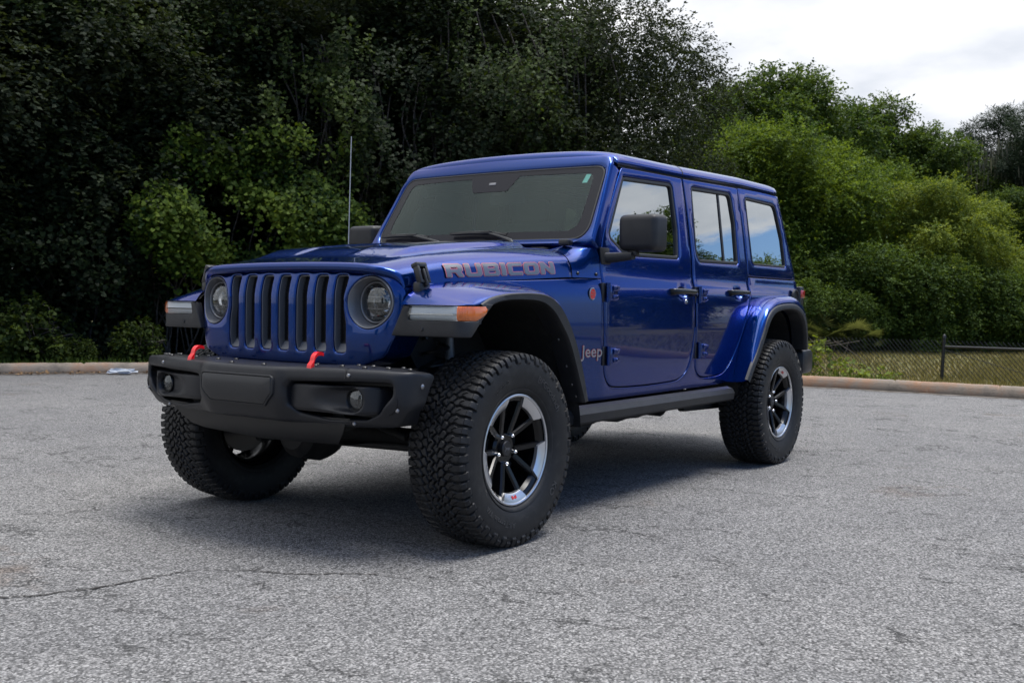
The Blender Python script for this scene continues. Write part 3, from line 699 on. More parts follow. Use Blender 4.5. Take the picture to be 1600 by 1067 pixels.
# ---- badges on the side
def sy(x, z): return float(S(x, z))
o3 = side_text('Jeep', -.732, -.896, .744, .744, .074, .074, sy, .0045, BADGE, 'badge', CAR)
o4 = side_text('Jeep', -.732, -.896, .744, .744, .074, .074, sy, .0022, DECR, 'badge_outline', CAR, offset=.022)
mb = MB(); bx, bz = -.818, 1.070; y = sy(bx, bz); mb.lathe([(.003, .030), (.0045, .027), (.003, .024), (0, .031)], (bx, y, bz), 'y', 28); rb = mb.build('round_badge', BADGE, CAR)
mb = MB(); mb.lathe([(.0038, .0001), (.0038, .0245)], (bx, y, bz), 'y', 28); mb.build('badge_face', REDM, rb)
for txt, dz, sz in (('TRAIL', .006, .013), ('RATED', -.008, .013)):
    V, F = text_mesh(txt, sz); mb = MB(); mb.add(np.stack([bx-V[:, 0], np.full(len(V), y+.0048), bz+dz+V[:, 1]], 1), F); mb.build('badge_text', BADGE, rb, recalc=False)
V, F = text_mesh('4x4', .011); mb = MB(); mb.add(np.stack([bx-V[:, 0], np.full(len(V), y+.0048), bz-.019+V[:, 1]], 1), F); mb.build('badge_text', BADGE, rb, recalc=False)
both += [o3, o4]
# a stamped recess in the fender side: a darker facet behind the flare
# ---- front fender
def lerp(a, b, t): return a+(b-a)*t
def flare(Pn, En, up_n, name, nq=14, bul=.034):
    Pn = crom(Pn, 6); En = crom(En, 6); G = []
    for i in range(len(En)):
        t = En[min(i+1, len(En)-1)]-En[max(i-1, 0)]; nn = np.array([t[2], 0, -t[0]]); nn /= np.linalg.norm(nn)+1e-9
        if nn @ np.array(up_n) < 0 and i < 2: pass
        row = []
        for k in range(nq+1):
            q = k/nq; ang = q*pi/2
            b = bul*(sin(q*pi)**.8*.55+.75*q*q*(1-q)*2.2)*min(1., i/9.)
            Y = Pn[i][1]+(En[i][1]-Pn[i][1])*(sin(ang)**1.0); XZ = lerp(Pn[i], En[i], 1-cos(ang)**.85)
            row.append((XZ[0]+nn[0]*b*SG, Y, XZ[2]+nn[2]*b*SG))
        G.append(row)
    return G
PF = [(.425, .640, 1.004), (.385, .645, 1.045), (.31, .655, 1.078), (.20, .665, 1.098), (.08, .680, 1.108), (-.10, .70, 1.111), (-.25, .72, 1.104), (-.37, .735, 1.055), (-.45, .75, .955), (-.525, .765, .79), (-.585, .775, .575)]
EF = [(.388, .900, 1.003), (.335, .918, 1.005), (.275, .925, 1.010), (.205, .925, 1.037), (.09, .925, 1.055), (-.08, .925, 1.061), (-.20, .925, 1.052), (-.295, .925, 1.012), (-.387, .925, .920), (-.474, .925, .772), (-.552, .925, .575)]
SG = -1
mb = MB(); G = flare(PF, EF, (0, 0, 1), 'f', bul=.022); mb.sheet(np.array(G)); fend = mb.build('front_fender', PAINT, CAR, sharp=60)
mb = MB(); Gu = np.array(G); Gu[..., 2] -= .012; Gu[..., 1] -= .006; Gu[..., 0] -= .004*np.sign(Gu[..., 0]); mb.sheet(Gu[3:]); mb.build('fender_underside', DARK, fend)
LF = [(.350, .905, .990), (.330, .920, .985), (.262, .930, .965), (.197, .930, 1.014), (.06, .930, 1.033), (-.13, .930, 1.029), (-.232, .930, .995), (-.305, .93, .935), (-.382, .930, .845), (-.462, .930, .690), (-.518, .930, .570)]
def trim(E, Lw, name, par, depth=.10):
    E = crom(E, 6); Lw = crom(Lw, 6); G = []
    for a_, b_ in zip(E, Lw):
        dirn = b_-a_; dirn[1] = 0; l = np.linalg.norm(dirn)+1e-9; un = dirn/l
        G.append([a_-un*.004+np.array([0, -.010, 0]), a_+np.array([0, .004, 0]), a_+un*.006+np.array([0, .010, 0]), b_+np.array([0, .006, 0]), b_+un*.006+np.array([0, 0, 0]), b_+un*.010+np.array([0, -.02, 0]), b_+un*.004+np.array([0, -depth, 0])])
    mb = MB(); mb.sheet(np.array(G)); return mb.build(name, PLAST, par, sharp=45)
trim(EF[2:], LF[2:], 'flare_trim', fend)
def prism(mb, poly, z0, z1, bev=.006):
    P = np.array(poly, float); P = P if area(P) > 0 else P[::-1]
    plate(mb, P, [], z1-z0, bev, lambda a_, b_, w: np.stack([a_, b_, z1-w], 1), g=.2, back=True, nb=2); return mb
pth = crom([(.430, .580), (.424, .640), (.414, .74), (.402, .86), (.396, .90), (.376, .930), (.345, .9385), (.28, .9385), (.19, .9385)], 8)
ps = np.concatenate([[0], np.cumsum(np.hypot(*np.diff(pth, axis=0).T))]); tn_ = np.gradient(pth, axis=0); tn_ /= np.linalg.norm(tn_, axis=1)[:, None]
def u_y(y): return float(np.interp(y, pth[:44, 1], ps[:44]))
def u_x(x): return float(np.interp(-x, -pth[44:, 0], ps[44:]))
def hw_(u_, z, w):
    x = np.interp(u_, ps, pth[:, 0]); y = np.interp(u_, ps, pth[:, 1]); tx = np.interp(u_, ps, tn_[:, 0]); ty = np.interp(u_, ps, tn_[:, 1])
    return np.stack([x-ty*w, y+tx*w, z], 1)
ol = [(u_y(.592), .878, .006), (u_x(.346), .879, .012), (u_x(.262), .962, .02), (u_x(.205), 1.010, .004), (u_x(.250), 1.012, .006), (u_x(.266), .982, .02), (u_x(.305), .942, .02), (u_y(.672), .942, .012), (u_y(.684), .999, .004), (u_y(.650), .9995, .004)]
plate(mb := MB(), fillet(ol, .01, 4), [], .035, .0045, hw_, g=.03, back=True, step=.015)
prism(mb, [(.37, .62), (.37, .90), (.30, .90), (.20, .80), (.20, .62)], .885, .940, .002); prism(mb, [(.33, .66), (.33, .895), (.255, .915), (.22, .88), (.2, .66)], .930, 1.000, .002)
for q in (.74,): mb.lathe([(0, .010), (.004, .008), (.004, .0001)], (.414, q, .908), 'x', 14)
mb.build('lamp_housing', PLAST, fend)
mb = MB(); G = []
lampP = crom([(.412, .672), (.409, .74), (.403, .82), (.397, .885), (.392, .902)], 5)
for z, o_ in ((.944, 0), (.950, .006), (.968, .009), (.990, .006), (.999, 0)): G.append([(q[0]+o_, q[1], z) for q in lampP])
mb.sheet(np.array(G)); mb.build('daytime_lamp', LENS, fend)
mb = MB(); mb.sheet(np.array([[(q[0]-.005, q[1], z) for q in lampP] for z in (.943, 1.0)])); mb.build('lamp_back', WLENS, fend)
mb = MB()
mb.sheet(np.array([[(q[0]+dx, q[1], .966+dz) for q in lampP] for dx, dz in ((-.004, 0), (.005, 0), (.005, .004), (-.004, .004))])); mb.build('light_bar', CHROME, fend)
mb = MB(); G = []
ap = crom([(.392, .904), (.378, .924), (.350, .934), (.310, .9385), (.262, .9385), (.246, .932)], 5); m = len(ap)
for z, o_ in ((.944, 0), (.950, .006), (.968, .008), (.992, .006), (1.000, 0)):
    row = []
    for i_, q in enumerate(ap):
        t = i_/(m-1); f = np.clip((t-.58)/.42, 0, 1); zz_ = z if z > .98 else z+(.990-z)*f*.92; nx = cos(t*pi/2); row.append((q[0]+o_*nx, q[1]+o_*(1-nx), zz_))
    G.append(row)
mb.sheet(np.array(G)); mb.build('turn_signal', AMBER, fend)
# bolts on the inner flange and the liner
for x, z in ((-.335, .86), (-.405, .74), (-.455, .655), (-.49, .60)):
    mb = MB(); mb.lathe([(0, .006), (.004, .005), (.005, .0001)], (x+.03, .918, z), 'y', 8); mb.build('trim_bolt', BLACK, fend)
both.append(fend)
# wheel arch liners
def liner(cx, name, x0, x1, zt):
    mb = MB(); P = crom(x0, 5); G = []
    yo_ = .90 if cx == 0 else .80
    for y in (yo_, .62, .44): G.append([(q[0], y, q[1]) for q in P])
    mb.sheet(np.array(G)); mb.sheet(np.array([[(q[0], .44, q[1]) for q in P], [(cx+(q[0]-cx)*.02, .44, .62) for q in P]]))
    return mb.build(name, DARK, CAR)
both.append(liner(0, 'wheel_arch_liner', [(.28, .97), (.16, 1.020), (-.08, 1.030), (-.25, .985), (-.375, .85), (-.465, .70), (-.52, .56), (-.54, .45)], 0, 0))
both.append(liner(-WB, 'wheel_arch_liner', [(-2.60, .47), (-2.60, .60), (-2.67, .80), (-2.77, .96), (-2.9, 1.03), (-3.12, 1.035), (-3.32, .99), (-3.44, .90), (-3.50, .75), (-3.53, .60)], 0, 0))

# ---- rear fender
PR = [(-2.445, .782, .560), (-2.520, .785, .671), (-2.610, .79, .810), (-2.725, .79, .965), (-2.840, .79, 1.055), (-3.01, .785, 1.095), (-3.20, .785, 1.103), (-3.36, .782, 1.095), (-3.50, .775, 1.03), (-3.585, .76, .90), (-3.62, .76, .74)]
ER = [(-2.425, .925, .580), (-2.495, .925, .662), (-2.580, .925, .748), (-2.668, .925, .858), (-2.752, .925, .965), (-2.866, .925, 1.025), (-3.055, .925, 1.047), (-3.257, .925, 1.042), (-3.403, .925, .986), (-3.480, .920, .88), (-3.526, .910, .740)]
LR = [(-2.455, .930, .562), (-2.522, .930, .640), (-2.605, .930, .725), (-2.685, .930, .825), (-2.775, .930, .935), (-2.880, .930, .995), (-3.06, .930, 1.017), (-3.245, .930, 1.012), (-3.370, .930, .962), (-3.447, .925, .865), (-3.495, .915, .735)]
SG = 1
mb = MB(); G = flare(PR, ER, (0, 0, 1), 'r', bul=.012); mb.sheet(np.array(G)); rf = mb.build('rear_fender', PAINT, CAR, sharp=60); trim(ER, LR, 'flare_trim', rf); both.append(rf)

# ---- front bumper
_bf = crom([(0, .702), (.12, .702), (.215, .700), (.27, .682), (.36, .668), (.45, .660), (.541, .648), (.62, .630), (.70, .606), (.75, .588), (.79, .566), (.812, .535), (.823, .49), (.826, .46)], 6)
def bfx(y): return np.interp(np.abs(y), _bf[:, 0], _bf[:, 1])
def bw(y, z, w):
    dep = np.interp(np.abs(y), [0, .25, .74, .826], [1, 1, .95, .45]); bulge = .012*np.clip(1-((z-.66)/.10)**2, 0, 1)
    low = -.05*np.clip((.62-z)/.12, 0, 1)**1.5
    return np.stack([bfx(y)+bulge+low-w*dep, y*(1-.0*w), z], 1)
bo = [(0, .522, 0), (.30, .520, 0), (.44, .520, .05), (.62, .522, .06), (.748, .530, .06), (.814, .615, .06), (.826, .744, .025), (.70, .752, 0), (.50, .754, .03), (.44, .753, .03), (.31, .750, .02), (.25, .748, .02), (0, .746, 0)]
bo = bo[:-1]+[(0, .746, 0)]+[(-a_, b_, c_) for a_, b_, c_ in bo[1:-1]][::-1]
oh = [(.285, .690, .02), (.60, .701, .02), (.750, .702, .02), (.750, .655, .03), (.690, .585, .04), (.63, .558, .02), (.46, .549, .03), (.310, .568, .03), (.268, .60, .02), (.268, .668, .02)]
mb = MB(); plate(mb, fillet(bo, .02, 4), [fillet(oh, .02, 4), fillet([(-a_, b_, c_) for a_, b_, c_ in oh], .02, 4)], .13, .020, bw, g=.03, nb=5, step=.02); bump = mb.build('front_bumper', BUMP, CAR)
# deck of the bumper running back to the grille
mb = MB(); G = []
for y in np.linspace(-.755, .755, 45):
    ay = abs(y); zt = float(np.interp(ay, [0, .25, .31, .43, .50, .9], [.744, .746, .748, .751, .752, .746])); xb = float(np.interp(ay, [0, .30, .34, .45, .56, .62, .8, .9], [.46, .46, .44, .42, .44, .47, .42, .40]))
    xf = float(bfx(y))-.02; G.append([(xb, y, zt-.03), (xb, y, zt-.001), (xb+.01, y, zt+.003), (lerp(xb, xf, .5), y, zt+.002), (xf, y, zt-.0015)])
mb.sheet(np.array(G)); mb.build('bumper_deck', BUMP, bump)
# seams between centre section and end caps
for sg in (1, -1):
    mb = MB(); G = []
    for z in np.linspace(.714, .752, 6): 
        q = bw(np.array([.560]), np.array([z]), np.array([0.]))[0]; G.append([(q[0]+.0012, sg*.558, z), (q[0]+.0012, sg*.562, z)])
    for xx_ in np.linspace(.62, .46, 8): G.append([(xx_, sg*(.558-.25*(.62-xx_)), .7555-.0*xx_), (xx_, sg*(.562-.25*(.62-xx_)), .7555)])
    mb.sheet(np.array(G)); mb.build('seam', BLACK, bump)
    mb = MB(); G = []
    for z in np.linspace(.526, .553, 5):
        q = bw(np.array([.560]), np.array([z]), np.array([0.]))[0]; G.append([(q[0]+.0015, sg*.558, z), (q[0]+.0015, sg*.562, z)])
    mb.sheet(np.array(G)); mb.build('seam', BLACK, bump)
    # the lamp pod inside the opening
    mb = MB(); G = []
    st_ = [(.250, .640, .028, .030, -.05), (.270, .660, .046, .050, 0), (.33, .672, .052, .055, 0), (.46, .665, .051, .056, 0), (.56, .655, .053, .058, 0), (.62, .642, .054, .058, 0), (.66, .620, .054, .055, 0), (.685, .59, .050, .050, 0), (.70, .54, .045, .045, 0)]
    for y, x, hu, hd, _ in st_:
        row = [(x-.16, y, .632+hu*.9), (x-.02, y, .632+hu), (x-.004, y, .632+hu*.93), (x, y, .632+hu*.72), (x, y, .632-hd*.6), (x-.006, y, .632-hd*.88), (x-.025, y, .632-hd), (x-.16, y, .632-hd*.9)]; G.append(row)
    # carve the funnel around the fog lamp
    G2 = []
    GG = np.array([crom(g_, 6) for g_ in crom(np.array(G).reshape(len(G), -1), 6).reshape(-1, len(G[0]), 3)])
    fy, fz, fr_ = .585, .632, .042
    dist = np.hypot((GG[..., 1]-fy)/np.where(GG[..., 1] < fy, 4.2, 1.0), (GG[..., 2]-fz)*np.where(GG[..., 1] < fy, 1.0, 1.0))
    dp = np.clip((.056-dist)/.024, 0, 1); prox = np.clip(1-np.maximum(0, fy-GG[..., 1])/.20, 0, 1); GG[..., 0] -= .052*dp*dp*(3-2*dp)*prox
    GG[..., 1] *= sg; mb.sheet(GG); pod = mb.build('fog_lamp_pod', BUMP, bump, sharp=50)
    X = .622; mb = MB(); mb.lathe([(X-.03, .047), (X+.002, .0465), (X+.005, .044), (X+.001, .041), (X-.02, .040)], (0, sg*fy, fz), 'x', 32); fg = mb.build('fog_lamp', BLACK, bump)
    mb = MB(); mb.lathe([(X-.045, .0001), (X-.04, .018), (X-.015, .037), (X-.006, .0405)], (0, sg*fy, fz), 'x', 28)
    mb.build('reflector', CHROME, fg); mb = MB(); mb.box((X-.02, sg*fy, fz+.014), (.02, .06, .004)); mb.box((X-.02, sg*fy, fz), (.012, .004, .05)); mb.build('lamp_divider', GLOSSB, fg)
    mb = MB(); mb.lathe([(X-.006, .0405), (X-.001, .03), (X+.002, .0001)], (0, sg*fy, fz), 'x', 28); mb.build('lens', LENS, fg)
    # back wall of the opening
    mb = MB(); mb.box((.50, sg*.49, .632), (.05, .53, .150)); mb.lathe([(0, .055), (.10, .055)], (.49, sg*.72, .632), 'x', 20); mb.build('opening_back', BLACK, bump)
    # tow hook: a thick bent strap
    mb = MB(); hp = crom([(.648, .738), (.646, .766), (.640, .788), (.626, .801), (.608, .804), (.592, .800)], 5)
    for dy in (-.001,):
        Gk = []
        for i_, q in enumerate(hp):
            wd = .0130-.002*(i_/len(hp)); th = max(.008, .017-.0010*i_); Gk.append([(q[0]+th, sg*.372-wd, q[1]), (q[0]+th, sg*.372+wd, q[1]), (q[0]-th*.4, sg*.372+wd, q[1]-th), (q[0]-th*.4, sg*.372-wd, q[1]-th), (q[0]+th, sg*.372-wd, q[1])] if i_ < 5 else [(q[0], sg*.372-wd, q[1]+th*.7), (q[0], sg*.372+wd, q[1]+th*.7), (q[0], sg*.372+wd, q[1]-th), (q[0], sg*.372-wd, q[1]-th), (q[0], sg*.372-wd, q[1]+th*.7)])
        mb.sheet(np.array(Gk)); mb.add(np.array(Gk[-1][:4]), [(0, 1, 2, 3)])
    
    mb.build('tow_hook', RED, CAR)
    pass
for x, y, z in [(.50, .76, .750), (.545, .69, .753), (.585, .60, .754), (.535, .60, .757), (.54, .68, .754), (.47, .70, .752), (.56, .305, .749), (.50, .255, .748), (.48, .47, .753), (.56, .455, .753), (.655, .10, .747)]:
    for sg in (1, -1):
        mb = MB(); mb.lathe([(0, .011), (.003, .011), (.007, .0075), (.008, .0001)], (x, sg*y, z), 'z', 12); mb.build('bolt', BLACK, bump)
for y, z in ((.575, .727), (.575, .538), (.77, .600)):
    for sg in (1, -1):
        q = bw(np.array([y]), np.array([z]), np.array([0.]))[0]; mb = MB(); mb.lathe([(q[0]-.002, .008), (q[0]+.003, .008), (q[0]+.006, .005), (q[0]+.006, .0001)], (0, sg*y, z), 'x', 12); mb.build('bolt', STEEL, bump)
for sg in (1, -1):
    mb = MB(); mb.lathe([(0, .010), (.004*sg, .010), (.007*sg, .006), (.007*sg, .0001)], (.50, sg*.820, .69), 'y', 12); mb.build('bolt', STEEL, bump)
mb = MB(); lp = [(.215, .704, .015), (.215, .640, .02), (.165, .592, .02), (-.165, .592, .02), (-.215, .640, .02), (-.215, .704, .015)]
plate(mb, fillet(lp, .015, 4), [], .012, .004, lambda y, z, w: bw(y, z, w-.009), g=.05); mb.build('number_plate_blank', mat('plate_plastic', (.012, .013, .015), .34, bump=(700, .1, .0006)), bump)
mb = MB(); P = fillet(lp, .015, 4); P = densify(P if area(P) > 0 else P[::-1], .02); plate(mb, inset(P, -.008), [inset(P, -.001)], .012, .002, lambda y, z, w: bw(y, z, w-.009), g=.05, step=.02); mb.build('plate_rim', PLAST, bump)

# ---- lower valance / skid and what hangs below
mb = MB(); G = []
for z, x, w_ in ((.545, .62, .56), (.52, .618, .53), (.48, .60, .50), (.445, .575, .46), (.425, .54, .42), (.41, .44, .40), (.40, .25, .38)):
    G.append([(x+.02*(1-(t_*t_)), t_*w_, z+.012*abs(t_)) for t_ in np.linspace(-1, 1, 15)])
mb.sheet(np.array(G)); mb.build('skid_plate', mat('skid_black', (.009, .009, .009), .5, bump=(300, .3, .001)), CAR)
mb = MB()
mb.tube([(0, -.70, .405), (0, .70, .405)], .042, 16); mb.lathe([(-.14, .06), (-.11, .125), (-.04, .150), (.04, .150), (.10, .12), (.14, .06)], (-.02, -.30, .390), 'y', 20)
mb.lathe([(.05, .135), (.12, .125), (.155, .085), (.16, .0001)], (-.02, -.30, .39), 'x', 20)
for sg in (1, -1):
    mb.tube([(0, sg*.62, .405), (0, sg*.70, .405)], .085, 16); mb.box((.02, sg*.60, .42), (.12, .05, .22), bev=.02)
    mb.tube([(.02, sg*.42, .42), (-.85, sg*.42, .50)], .026, 10)
mb.tube([(.12, -.62, .36), (.13, .0, .37), (.12, .60, .385)], .018, 10); mb.tube([(.16, .45, .43), (.18, -.40, .64)], .017, 10)
mb.build('front_axle', DARK, CAR)
def spring(mb, c, r_, z0, z1, n=6):
    mb.tube([(c[0]+r_*cos(t_), c[1]+r_*sin(t_), z0+(z1-z0)*t_/(2*pi*n)) for t_ in np.linspace(0, 2*pi*n, n*14)], .0075, 6)
for sg in (1, -1):
    mb = MB(); spring(mb, (.0, sg*.47), .058, .47, .86); mb.build('coil_spring', BLACK, CAR)
    mb = MB(); mb.tube([(-.10, sg*.52, .40), (-.07, sg*.50, .62), (-.06, sg*.50, .95)], [.028, .028, .014], 12); mb.build('shock_absorber', GUN, CAR)
    mb = MB(); spring(mb, (-WB+.05, sg*.47), .06, .47, .80, 5); mb.build('coil_spring', BLACK, CAR)
mb = MB(); mb.tube([(-WB, -.70, .405), (-WB, .70, .405)], .042, 16); mb.lathe([(-.13, .05), (-.05, .145), (.05, .145), (.13, .05)], (-WB, 0, .39), 'y', 20)
for sg in (1, -1): mb.box((-2.60, sg*.58, .395), (.72, .05, .062), bev=.012, rot=(0, -.03, 0)); mb.tube([(-WB, sg*.6, .405), (-WB, sg*.70, .405)], .085, 16)
mb.build('rear_axle', DARK, CAR)
mb = MB()
for sg in (1, -1):
    P = [(.55, .56), (.25, .60), (-.05, .70), (-.40, .62), (-.60, .50), (-2.35, .50), (-2.6, .62), (-3.0, .72), (-3.4, .66), (-3.75, .62)]
    for a_, b_ in zip(P[:-1], P[1:]):
        l = math.hypot(b_[0]-a_[0], b_[1]-a_[1]); mb.box(((a_[0]+b_[0])/2, sg*.44, (a_[1]+b_[1])/2), (l+.03, .07, .13), rot=(0, math.atan2(b_[1]-a_[1], abs(b_[0]-a_[0])), 0), bev=.008)
mb.box((-1.5, 0, .62), (2.4, 1.50, .03)); mb.box((-3.2, 0, .70), (1.0, 1.4, .03))
mb.box((.10, 0, .78), (.50, .62, .36), bev=.05)
mb.build('chassis', DARK, CAR)
mb = MB(); G = []
rng = random.Random(4); xs = np.linspace(-.85, -2.30, 30)
for x in xs:
    b = .372+.035*((x+.85)/-1.45)+.012*sin(x*9)+.007*sin(x*23)
    G.append([(x, .62, .50), (x, .63, b+.03), (x, .58, b), (x, .20, b-.01), (x, -.4, b+.01), (x, -.45, .5)])
mb.sheet(np.array(G)); mb.box((-2.33, .42, .45), (.10, .16, .11), bev=.02); mb.lathe([(-.03, .02), (0, .022), (.02, .018), (.02, .0001)], (-2.36, .60, .43), 'y', 14)
mb.tube([(-.75, .60, .445), (-1.6, .64, .42), (-2.35, .60, .435)], .022, 8)
mb.build('underbody_guard', DARK, CAR, sharp=60)

# ---- interior
mb = MB(); mb.box((-1.08, 0, 1.14), (.34, 1.38, .22), bev=.05); mb.box((-1.02, 0, 1.245), (.16, 1.30, .04), bev=.015); mb.box((-1.20, 0, 1.0), (.25, .30, .5), bev=.04); mb.build('dashboard', DASH, CAR)
mb = MB(); t_ = np.linspace(0, 2*pi, 40); c0 = Vector((-1.36, .36, 1.20)); ax = Vector((-.85, 0, .52)); vv = Vector((.52, 0, .85))
mb.tube([c0+vv*.185*cos(q)+Vector((0, .185, 0))*sin(q) for q in t_], .014, 8, caps=False)
for q in (pi/2, -pi/2, pi): mb.tube([c0, c0+vv*.18*cos(q)+Vector((0, .18, 0))*sin(q)], .013, 6)
mb.tube([c0, c0-ax*.2], .03, 8); mb.build('steering_wheel', LEATH, CAR)
for x, ys in ((-1.62, (.37, -.37)), (-2.52, (.34, -.34))):
    for y in ys:
        mb = MB(); mb.box((x+.02, y, .95), (.50, .50, .16), bev=.05, seg=3); mb.box((x-.27, y, 1.24), (.15, .48, .60), bev=.06, seg=3, rot=(0, -.18, 0)); se = mb.build('car_seat', LEATH, CAR)
        mb = MB(); mb.box((x-.345, y, 1.60), (.09, .26, .18), bev=.04, seg=3, rot=(0, -.12, 0)); mb.build('headrest', LEATH, se)
mb = MB()
for sg in (1, -1):
    mb.tube(crom([(-1.15, sg*.58, 1.66), (-1.5, sg*.585, 1.74), (-2.0, sg*.59, 1.77), (-2.8, sg*.59, 1.77), (-3.3, sg*.58, 1.70), (-3.5, sg*.6, 1.2)], 4), .032, 8); mb.tube([(-1.98, sg*.61, 1.1), (-1.98, sg*.59, 1.77)], .032, 8)
mb.tube([(-1.98, -.59, 1.77), (-1.98, .59, 1.77)], .032, 8); mb.tube([(-2.85, -.59, 1.77), (-2.85, .59, 1.77)], .03, 8)
mb.build('roll_bar', INTER, CAR)
mb = MB(); mb.box((-1.19, 0, 1.60), (.03, .24, .065), bev=.012); mb.tube([(-1.16, 0, 1.63), (-1.12, 0, 1.69)], .012, 8); mb.build('interior_mirror', INTER, CAR)
mb = MB(); mb.tube(crom([(-1.02, -.50, 1.262), (-1.0, -.47, 1.295), (-1.0, -.33, 1.295), (-1.02, -.30, 1.262)], 5), .010, 8); mb.build('grab_handle', GUN, CAR)
mb = MB(); mb.box((-1.9, 0, .74), (1.7, 1.36, .02)); mb.build('cabin_floor', INTER, CAR)
mb = MB(); G = [[(x, y, dripz(x)+.045-.01*(abs(y)/.6)**2) for y in np.linspace(-.62, .62, 9)] for x in np.linspace(-1.25, -3.4, 9)]; mb.sheet(np.array(G)); mb.build('headliner', LINER, CAR)

both.append(fdoor); both.append(rdoor)
for o in both: mirror(o, CAR)
for o in [c for c in CAR.children if c.name.startswith('badge')]:
    n_ = len(o.data.vertices); a_ = np.empty(n_*3); o.data.vertices.foreach_get('co', a_); a_ = a_.reshape(-1, 3)
    if a_[0, 1] < 0: a_[:, 0] = a_[:, 0].min()+a_[:, 0].max()-a_[:, 0]; o.data.vertices.foreach_set('co', a_.ravel()); o.data.update()
# ================================================================ wheels
def tyre_mesh():
    # outer profile from the inner bead round the tread to the outer bead: (y, r)
    prof = [(-.112, .232), (-.122, .245), (-.136, .275), (-.1430, .315), (-.1435, .345), (-.140, .370), (-.134, .388), (-.124, .400), (-.105, .4060), (-.07, .4095), (-.03, .411), (0, .4112)]
    prof = np.array(prof+[(-a_, b_) for a_, b_ in prof[:-1]][::-1]); C = crom(prof, 12)
    s = np.concatenate([[0], np.cumsum(np.hypot(*np.diff(C, axis=0).T))]); mid = s[-1]/2
    tread = np.linspace(-.185, .185, 124); side_ = np.linspace(.195, mid, 10)
    v = np.concatenate([-side_[::-1], tread, side_]); Y = np.interp(v+mid, s, C[:, 0]); R = np.interp(v+mid, s, C[:, 1])
    dY = np.gradient(Y); dR = np.gradient(R); ln = np.hypot(dY, dR); nY = -dR/ln; nR = dY/ln   # outward
    NP = 34; N = NP*24; U = (np.arange(N)/N*NP)
    segs = []
    def pl(P, w=1.0):
        for a_, b_ in zip(P[:-1], P[1:]): segs.append((*a_, *b_, w))
    zig = [(0, -.010), (.30, .012), (.50, -.004), (.80, .014), (1, -.010)]; pl(zig)
    for sg, ph in ((1, 0), (-1, .5)):
        def T(P): return [(a_+ph, sg*b_) for a_, b_ in P]
        pl(T([(0, .048), (.30, .064), (.50, .050), (.80, .066), (1, .048)]))
        off0 = .012 if sg > 0 else .004
        pl(T([(.30, .010), (.22, .024), (.52, .036), (.50, .050)]), .85); pl(T([(.80, .010), (.72, .026), (1.02, .036), (1.0, .048)]), .85)
        pl(T([(.22, .024), (.02, .026)]), .6); pl(T([(.72, .026), (.55, .022)]), .6)
        pl(T([(.30, .064), (.40, .084), (.30, .104), (.34, .150)]), 1.25); pl(T([(.80, .066), (.90, .086), (.80, .106), (.84, .165)]), 1.25)
        pl(T([(.55, .080), (.68, .098)]), .35); pl(T([(.05, .082), (.18, .098)]), .35)
    PL = 2*pi*.41/NP
    UU, VV = np.meshgrid(U, v, indexing='ij'); f = (UU % 1.0); D = np.full(UU.shape, 9.)
    for x1, y1, x2, y2, w in segs:
        for sh in (-2, -1, 0, 1):
            ax_, bx_ = (x1+sh)*PL, (x2+sh)*PL; px = f*PL; dx, dy = bx_-ax_, y2-y1; l2 = dx*dx+dy*dy
            t = np.clip(((px-ax_)*dx+(VV-y1)*dy)/l2, 0, 1); dd = np.hypot(px-ax_-t*dx, VV-y1-t*dy)/w; D = np.minimum(D, dd)
    h = np.clip((D-.0024)/.0026, 0, 1); h = h*h*(3-2*h)
    av = np.abs(VV); g = (1-h)*np.interp(av, [0, .12, .15, .185], [.0135, .0135, .009, 0])
    # shoulder lugs end in steps on the sidewall
    ph = np.where(VV > 0, f, (f+.5) % 1); lugend = np.where((ph > .32) & (ph < .82), .150, .168)
    lug = np.clip((lugend-av)/.003, 0, 1)*.0055*(av > .125)*h
    Rr = R[None]-g*nR[None]+lug*nR[None]; Yy = Y[None]-g*nY[None]+lug*nY[None]
    rng_ = np.random.default_rng(3); Rr = Rr+rng_.normal(0, .00012, Rr.shape)
    a_ = UU/NP*2*pi; V = np.stack([Rr*np.cos(a_), Yy, Rr*np.sin(a_)], -1); n, m = UU.shape
    idx = np.arange(n*m).reshape(n, m); nx_ = np.roll(idx, -1, 0)
    F = np.stack([idx[:, :-1], idx[:, 1:], nx_[:, 1:], nx_[:, :-1]], -1).reshape(-1, 4)
    mb = MB(); mb.V = [V.reshape(-1, 3)]; mb.F = F.tolist(); mb.n = n*m
    # rim guard rings on both sidewalls
    for sg in (1, -1): mb.lathe([(sg*.1195, .240), (sg*.131, .250), (sg*.1315, .256), (sg*.127, .258)], (0, 0, 0), 'y', 90)
    return mb
TY = tyre_mesh().build('tyre', TYRE, None, sharp=50)
def arc_text(txt, r_, mid_deg, size, y, name, mtl, spread=1.0):
    V, F = text_mesh(txt, size, extr=.0012, sx=spread); 
    a_ = radians(mid_deg)-V[:, 0]/r_*1.0; rr_ = r_+V[:, 1]
    # seen from +y with z up, text reads clockwise: x runs to the left
    return np.stack([-rr_*np.cos(a_), y+V[:, 2]-(np.abs(rr_-.32)*.02), rr_*np.sin(a_)], 1), F
TYTS = []
